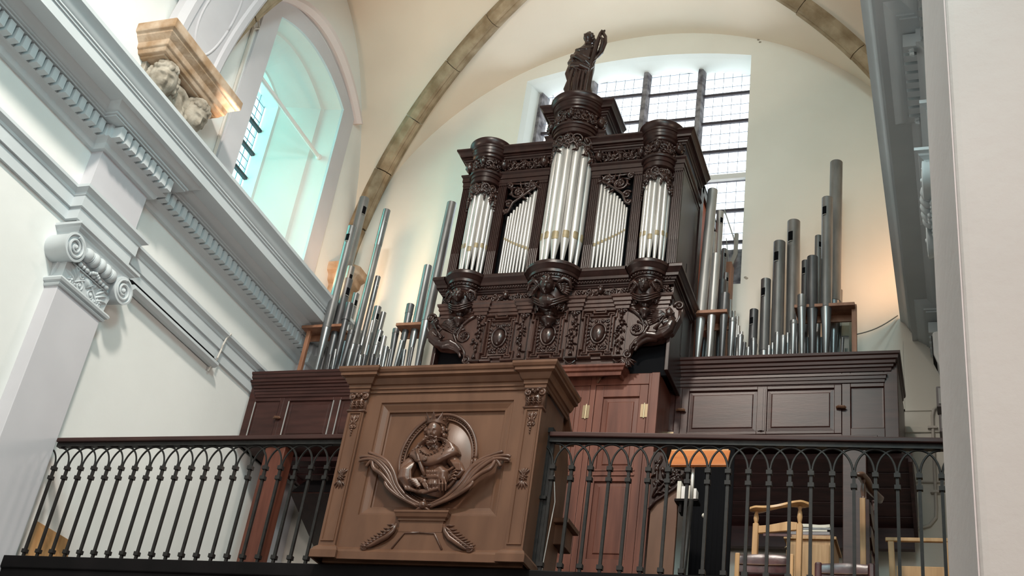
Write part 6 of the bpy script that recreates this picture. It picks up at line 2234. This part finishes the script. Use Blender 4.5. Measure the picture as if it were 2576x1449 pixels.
pad_chair('low dark chair with rounded posts and a dark red leather back pad', -0.98, -0.62, 8.42, 4.58, 'leather', 0.05, True)
# prayer chair seen side-on
t = thing('prayer_chair', 'dark varnished prayer chair standing side-on in front of the right post', 'chair', (-0.69, 8.75, FL))
m = MB()
m.prism([(-0.02, -0.02), (0.02, -0.02), (0.02, 0.02), (-0.02, 0.02)], lambda p, k: (-0.69+p[0], 8.6+p[1], FL if k == 0 else 5.13))
build('near_post', m, 'oak_light', t, bevel=0.004)
m = MB()
m.box(-0.672, -0.645, 8.585, 8.62, FL, 5.12)
build('post_side', m, 'cab_wood', t)
m = MB()
turned(m, -0.685, 8.6, 5.12, 5.28, 0.021)
build('turned_top', m, 'case_carved', t, True)
m = MB()
m.prism([(-0.02, -0.02), (0.02, -0.02), (0.02, 0.02), (-0.02, 0.02)], lambda p, k: (-0.64+p[0], 9.0+p[1], FL if k == 0 else 5.15))
turned(m, -0.64, 9.0, 5.13, 5.28, 0.021)
build('far_post', m, 'cab_wood', t, bevel=0.004)
m = MB()
pts = [(-0.715, 8.50, 5.275), (-0.70, 8.56, 5.305), (-0.675, 8.66, 5.30), (-0.65, 8.78, 5.28), (-0.62, 8.9, 5.285), (-0.60, 9.0, 5.30), (-0.60, 9.06, 5.29)]
m.tube(pts, [0.018, 0.036, 0.040, 0.036, 0.036, 0.036, 0.018], 10, True, 0.6)
build('top_pad', m, 'case_carved', t, True)
for z0, z1 in ((5.02, 5.11), (4.84, 4.93), (4.62, 4.72)):
    m = MB()
    m.prism([(8.62, z0), (8.8, z0-0.03), (8.98, z0), (8.98, z1), (8.8, z1+0.03), (8.62, z1)], lambda p, k: (-0.655 if k == 0 else -0.635, p[0], p[1]))
    build('back_slat', m, 'cab_wood', t, bevel=0.003)
m = MB()
m.box(-0.655, -0.40, 8.62, 9.0, 4.44, 4.47)
build('seat', m, 'cab_wood', t)
for y in (8.6, 8.99):
    m = MB()
    m.box(-0.43, -0.40, y-0.02, y+0.02, FL, 4.44)
    build('leg', m, 'cab_wood', t)
# light oak cupboard with a pile of papers
t = thing('cupboard', 'light oak cupboard behind the honey coloured prayer chair', 'cupboard', (-1.15, 9.5, FL))
m = MB()
m.box(-1.33, -0.965, 9.30, 9.68, FL, 5.07)
build('carcass', m, 'oak_light', t, bevel=0.004)
m = MB()
m.box(-1.35, -0.945, 9.28, 9.70, 5.07, 5.095)
build('top_board', m, 'oak_light', t, bevel=0.004)
m = MB()
m.box(-1.30, -1.0, 9.286, 9.302, 4.35, 5.03)
d = build('door', m, 'oak_light', t, bevel=0.003)
m = MB()
m.lathe([(0, -0.035), (0.014, -0.03), (0.016, -0.02), (0.008, -0.008), (0.006, 0.0)], (-1.322, 9.29, 4.99), 12, axis='y')
build('knob', m, 'brass', d, True)
for k, (mt, x0, x1, z, h, lab, cat) in enumerate((
        ('paper_brown', -1.33, -0.97, 5.097, 0.022, 'brown card folder at the bottom of the pile on the oak cupboard', 'folder'),
        ('grey_cover', -1.31, -1.0, 5.121, 0.024, 'grey folder second from the bottom of the pile on the oak cupboard', 'folder'),
        ('paper', -1.33, -1.02, 5.147, 0.014, 'off-white folder in the middle of the pile on the oak cupboard', 'folder'),
        ('lead_dark', -1.30, -0.99, 5.163, 0.016, 'dark folder second from the top of the pile on the oak cupboard', 'folder'),
        ('paper', -1.34, -1.0, 5.181, 0.026, 'curled cream music sheets topping the pile on the oak cupboard', 'sheet music'))):
    m = MB()
    rings = []
    for i in range(9):
        q = i/8
        x = x0+(x1-x0)*q
        wv = 0.004*math.sin(q*9+k) if k == 4 else 0.001*math.sin(q*7+k)
        rings.append([(x, 9.32, z+wv+0.001), (x, 9.6, z+wv+0.001), (x, 9.6, z+h+wv), (x, 9.32, z+h+wv)])
    m.loft(rings, True, True)
    tag(build('music_folder', m, mt), lab, cat, 'folders piled on the oak cupboard')
# beech chair on the right
t = thing('beech_chair', 'plain light beech chair by the right end of the balustrade', 'chair', (-0.33, 9.2, FL))
m = MB()
m.box(-0.575, -0.09, 9.185, 9.215, 5.03, 5.062)
build('top_rail', m, 'honey_wood', t, bevel=0.006)
for x in (-0.535, -0.12):
    m = MB()
    m.prism([(-0.022, -0.015), (0.022, -0.015), (0.022, 0.015), (-0.022, 0.015)], lambda p, k, x=x: (x+p[0]+(0.02 if k == 0 else 0), 9.2+p[1], FL if k == 0 else 5.03))
    build('back_post', m, 'honey_wood', t, bevel=0.004)
m = MB()
m.box(-0.50, -0.13, 9.19, 9.21, 4.70, 4.84)
build('back_panel', m, 'honey_wood', t, bevel=0.006)
m = MB()
m.box(-0.54, -0.1, 9.0, 9.38, 4.60, 4.63)
build('seat', m, 'honey_wood', t, bevel=0.008)
for x in (-0.52, -0.13):
    m = MB()
    m.box(x-0.02, x+0.02, 9.01, 9.05, FL, 4.60)
    build('leg', m, 'honey_wood', t)
# music stand
t = thing('music_stand', 'orange varnished music desk on a thin steel and black pole', 'music stand', (-2.16, 9.5, FL))
m = MB()
m.prism([(9.42, 5.765), (9.44, 5.75), (9.56, 5.94), (9.545, 5.955)], lambda p, k: (-2.37 if k == 0 else -1.855, p[0], p[1]))
build('desk_board', m, 'orange_wood', t, bevel=0.004)
m = MB()
m.prism([(9.545, 5.935), (9.60, 5.93), (9.60, 5.965), (9.545, 5.965)], lambda p, k: (-2.37 if k == 0 else -1.87, p[0], p[1]))
build('top_ledge', m, 'honey_wood', t, bevel=0.003)  # paler wood puts the light caught by the top edge into colour
m = MB()
m.tube([(-2.155, 9.50, 5.48), (-2.158, 9.50, 5.86)], 0.016, 8)
build('upper_pole', m, 'steel', t, True)
m = MB()
m.tube([(-2.20, 9.50, FL), (-2.155, 9.50, 5.48)], 0.02, 8)
m.box(-2.35, -2.05, 9.35, 9.65, FL, FL+0.02)
build('lower_pole', m, 'iron', t, True)
m = MB()
m.blob((-2.05, 9.55, 5.36), 0.02, 10, 8)
build('round_knob', m, 'ivory', t, True)
# white boxes on a small shelf behind the stand
t = thing('wall_shelf', 'small dark shelf behind the music stand pole', 'shelf', (-2.31, 10.0, 5.66))
m = MB()
m.box(-2.41, -2.20, 9.95, 10.08, 5.655, 5.675)
build('board', m, 'beam', t)
m = MB()
m.box(-2.37, -2.35, 9.98, 10.08, 5.56, 5.655)
build('bracket', m, 'beam', t)
for k, (x, w, h, mt) in enumerate(((-2.395, 0.035, 0.17, 'paper'), (-2.355, 0.05, 0.12, 'white_paint'), (-2.30, 0.03, 0.14, 'paper'), (-2.265, 0.045, 0.10, 'white_paint'))):
    m = MB()
    m.box(x, x+w, 9.96, 10.06, 5.677, 5.677+h)
    tag(build('booklet', m, mt, None, bevel=0.003), 'white booklet standing %s on the small shelf behind the music stand' % ('first from the left', 'second from the left', 'third from the left', 'at the right end')[k], 'booklet', 'booklets on the small shelf')
# carved screen beside the doors
t = thing('carved_screen', 'brown board with a carved leafy bracket on top beside the tall doors', 'screen', (-2.53, 10.05, FL))
m = MB()
m.prism([(-2.645, 4.275), (-2.40, 4.275), (-2.40, 5.88), (-2.46, 5.80), (-2.53, 5.74), (-2.60, 5.68), (-2.645, 5.62)], lambda p, k: (p[0], 10.05 if k == 0 else 10.09, p[1]))
build('board', m, 'case_wood', t, bevel=0.004)
m = MB()
m.prism([(-2.66, 5.62), (-2.60, 5.70), (-2.50, 5.77), (-2.43, 5.83), (-2.37, 5.93), (-2.36, 5.98), (-2.45, 6.0), (-2.53, 6.05), (-2.57, 6.16), (-2.66, 6.17)], lambda p, k: (p[0], 10.04 if k == 0 else 10.07, p[1]))
cb = build('bracket', m, 'dark_wood', t)
m = MB()
m.tube([(-2.655, 10.03, 5.60), (-2.60, 10.03, 5.685), (-2.50, 10.03, 5.755), (-2.42, 10.03, 5.82), (-2.37, 10.03, 5.90)], 0.016, 7)
build('bracket_moulding', m, 'dark_wood', cb, True)
m = MB()
mp = flat_map((0, 10.04, 0), (1, 0, 0), (0, 0, 1), (0, -1, 0))
rnd = random.Random(21)
for k in range(46):
    q = rnd.random()
    x = -2.635+0.24*q
    hi = 6.13-0.16*min(1, q*2.2) if q < 0.45 else 5.98
    lo = 5.70+0.21*q
    z = rnd.uniform(lo, hi)
    if k % 2:
        m.blob(mp(x, z, 0.012), rnd.uniform(0.014, 0.026), 7, 5)
    else:
        leaf(m, mp, x, z, rnd.uniform(0, 6.28), rnd.uniform(0.07, 0.11), 0.045, 0.03, rnd.uniform(-0.3, 0.3))
m.tube([mp(-2.63, 5.72, 0.01), mp(-2.60, 5.85, 0.015), mp(-2.61, 6.0, 0.012), mp(-2.58, 6.12, 0.01)], 0.012, 6)
m.tube([mp(-2.62, 5.72, 0.01), mp(-2.54, 5.84, 0.015), mp(-2.46, 5.90, 0.012), mp(-2.39, 5.94, 0.01)], 0.012, 6)
build('leaf_carving', m, 'carved', cb, True)
# black sheet added for the darkness in the opening under the cabinet
t = thing('shade_sheet', 'black sheet standing for the darkness under the right cabinet', 'shade sheet', (-2.2, 10.75, FL))
m = MB()
rings = []
for i in range(41):
    x = -2.42+0.38*i/40
    y = 10.72+0.004*math.sin(i*1.3)
    rings.append([(x, y, FL), (x, y, 6.6), (x, y+0.01, 6.6), (x, y+0.01, FL)])
m.loft(rings, True, True)
build('dark_sheet', m, 'black', t, True)
# board leaning against the left wall
m = MB()
m.prism([(8.14, 4.275), (8.80, 4.275), (8.72, 4.50), (8.66, 4.70), (8.18, 4.70)], lambda p, k: (XL+0.03+(0.05 if p[1] < 4.4 else 0)+(0.02 if k else 0), p[0], p[1]))
tag(build('leaning_board', m, 'honey_wood', None, bevel=0.003), 'light brown board leaning on the wall behind the left end of the balustrade', 'board')
# loudspeaker and boxes on the right wall, half hidden by the pier
t = thing('loudspeaker', 'dark loudspeaker in a grey frame on the wall beside the pier', 'loudspeaker', (-0.10, 10.5, 7.3))
m = MB()
m.prism([(-0.195, 7.53), (-0.10, 7.56), (0.09, 7.5), (0.09, 7.1), (-0.125, 7.1), (-0.19, 7.3)], lambda p, k: (p[0], 10.40 if k == 0 else 10.62, p[1]))
build('case', m, 'grey_paint', t, bevel=0.02)
m = MB()
m.prism([(-0.203, 7.50), (-0.19, 7.5), (-0.12, 7.14), (-0.132, 7.14), (-0.197, 7.3)], lambda p, k: (p[0], 10.42 if k == 0 else 10.60, p[1]))
build('grille', m, 'black', t)
for k, (z0, z1, xl) in enumerate(((7.25, 7.48, -0.20), (6.98, 7.17, -0.185))):
    t = thing('wall_box', ('dark switch box on the wall beside the pier, upper one', 'dark switch box on the wall beside the pier, lower one')[k], 'switch box', (0.0, 11.5, z0))
    m = MB()
    m.box(xl, 0.095, 11.4, 11.6, z0, z1)
    build('box', m, 'grey_cover', t, bevel=0.012)
    m = MB()
    m.box(xl+0.02, 0.05, 11.388, 11.402, z0+0.03, z1-0.03)
    build('cover', m, 'grey_paint', t)
t = thing('wall_conduit', 'cream painted conduit curving down the back wall beside the pier', 'conduit', (-0.26, 12.07, 6.8))
m = MB()
m.tube([(-0.12, 12.07, 7.63), (-0.2, 12.07, 7.60), (-0.245, 12.07, 7.55), (-0.26, 12.07, 7.48), (-0.262, 12.07, 6.45), (-0.27, 12.07, 6.36), (-0.33, 12.07, 6.28), (-0.42, 12.07, 6.25), (-0.55, 12.07, 6.24)], 0.016, 8)
build('tube', m, 'pipe_white', t, True)
m = MB()
m.tube([(-0.60, 12.075, 6.75), (0.0, 12.075, 6.735)], 0.010, 7)
build('side_tube', m, 'pipe_white', t, True)
for z in (7.33, 6.62):
    m = MB()
    m.box(-0.31, -0.215, 12.045, 12.09, z, z+0.025)
    build('clip', m, 'pipe_white', t)
# thin cable from the cornice to the pipes
m = MB()
a, b = aty(2258, 794, 12.05), aty(2150, 842, 11.6)
m.tube([a.lerp(b, i/8)-Vector((0, 0, 0.04*math.sin(PI*i/8))) for i in range(9)], 0.007, 6)
tag(build('hanging_cable', m, 'cable', None, True), 'thin grey cable slung from the right cornice to the pipes', 'cable')
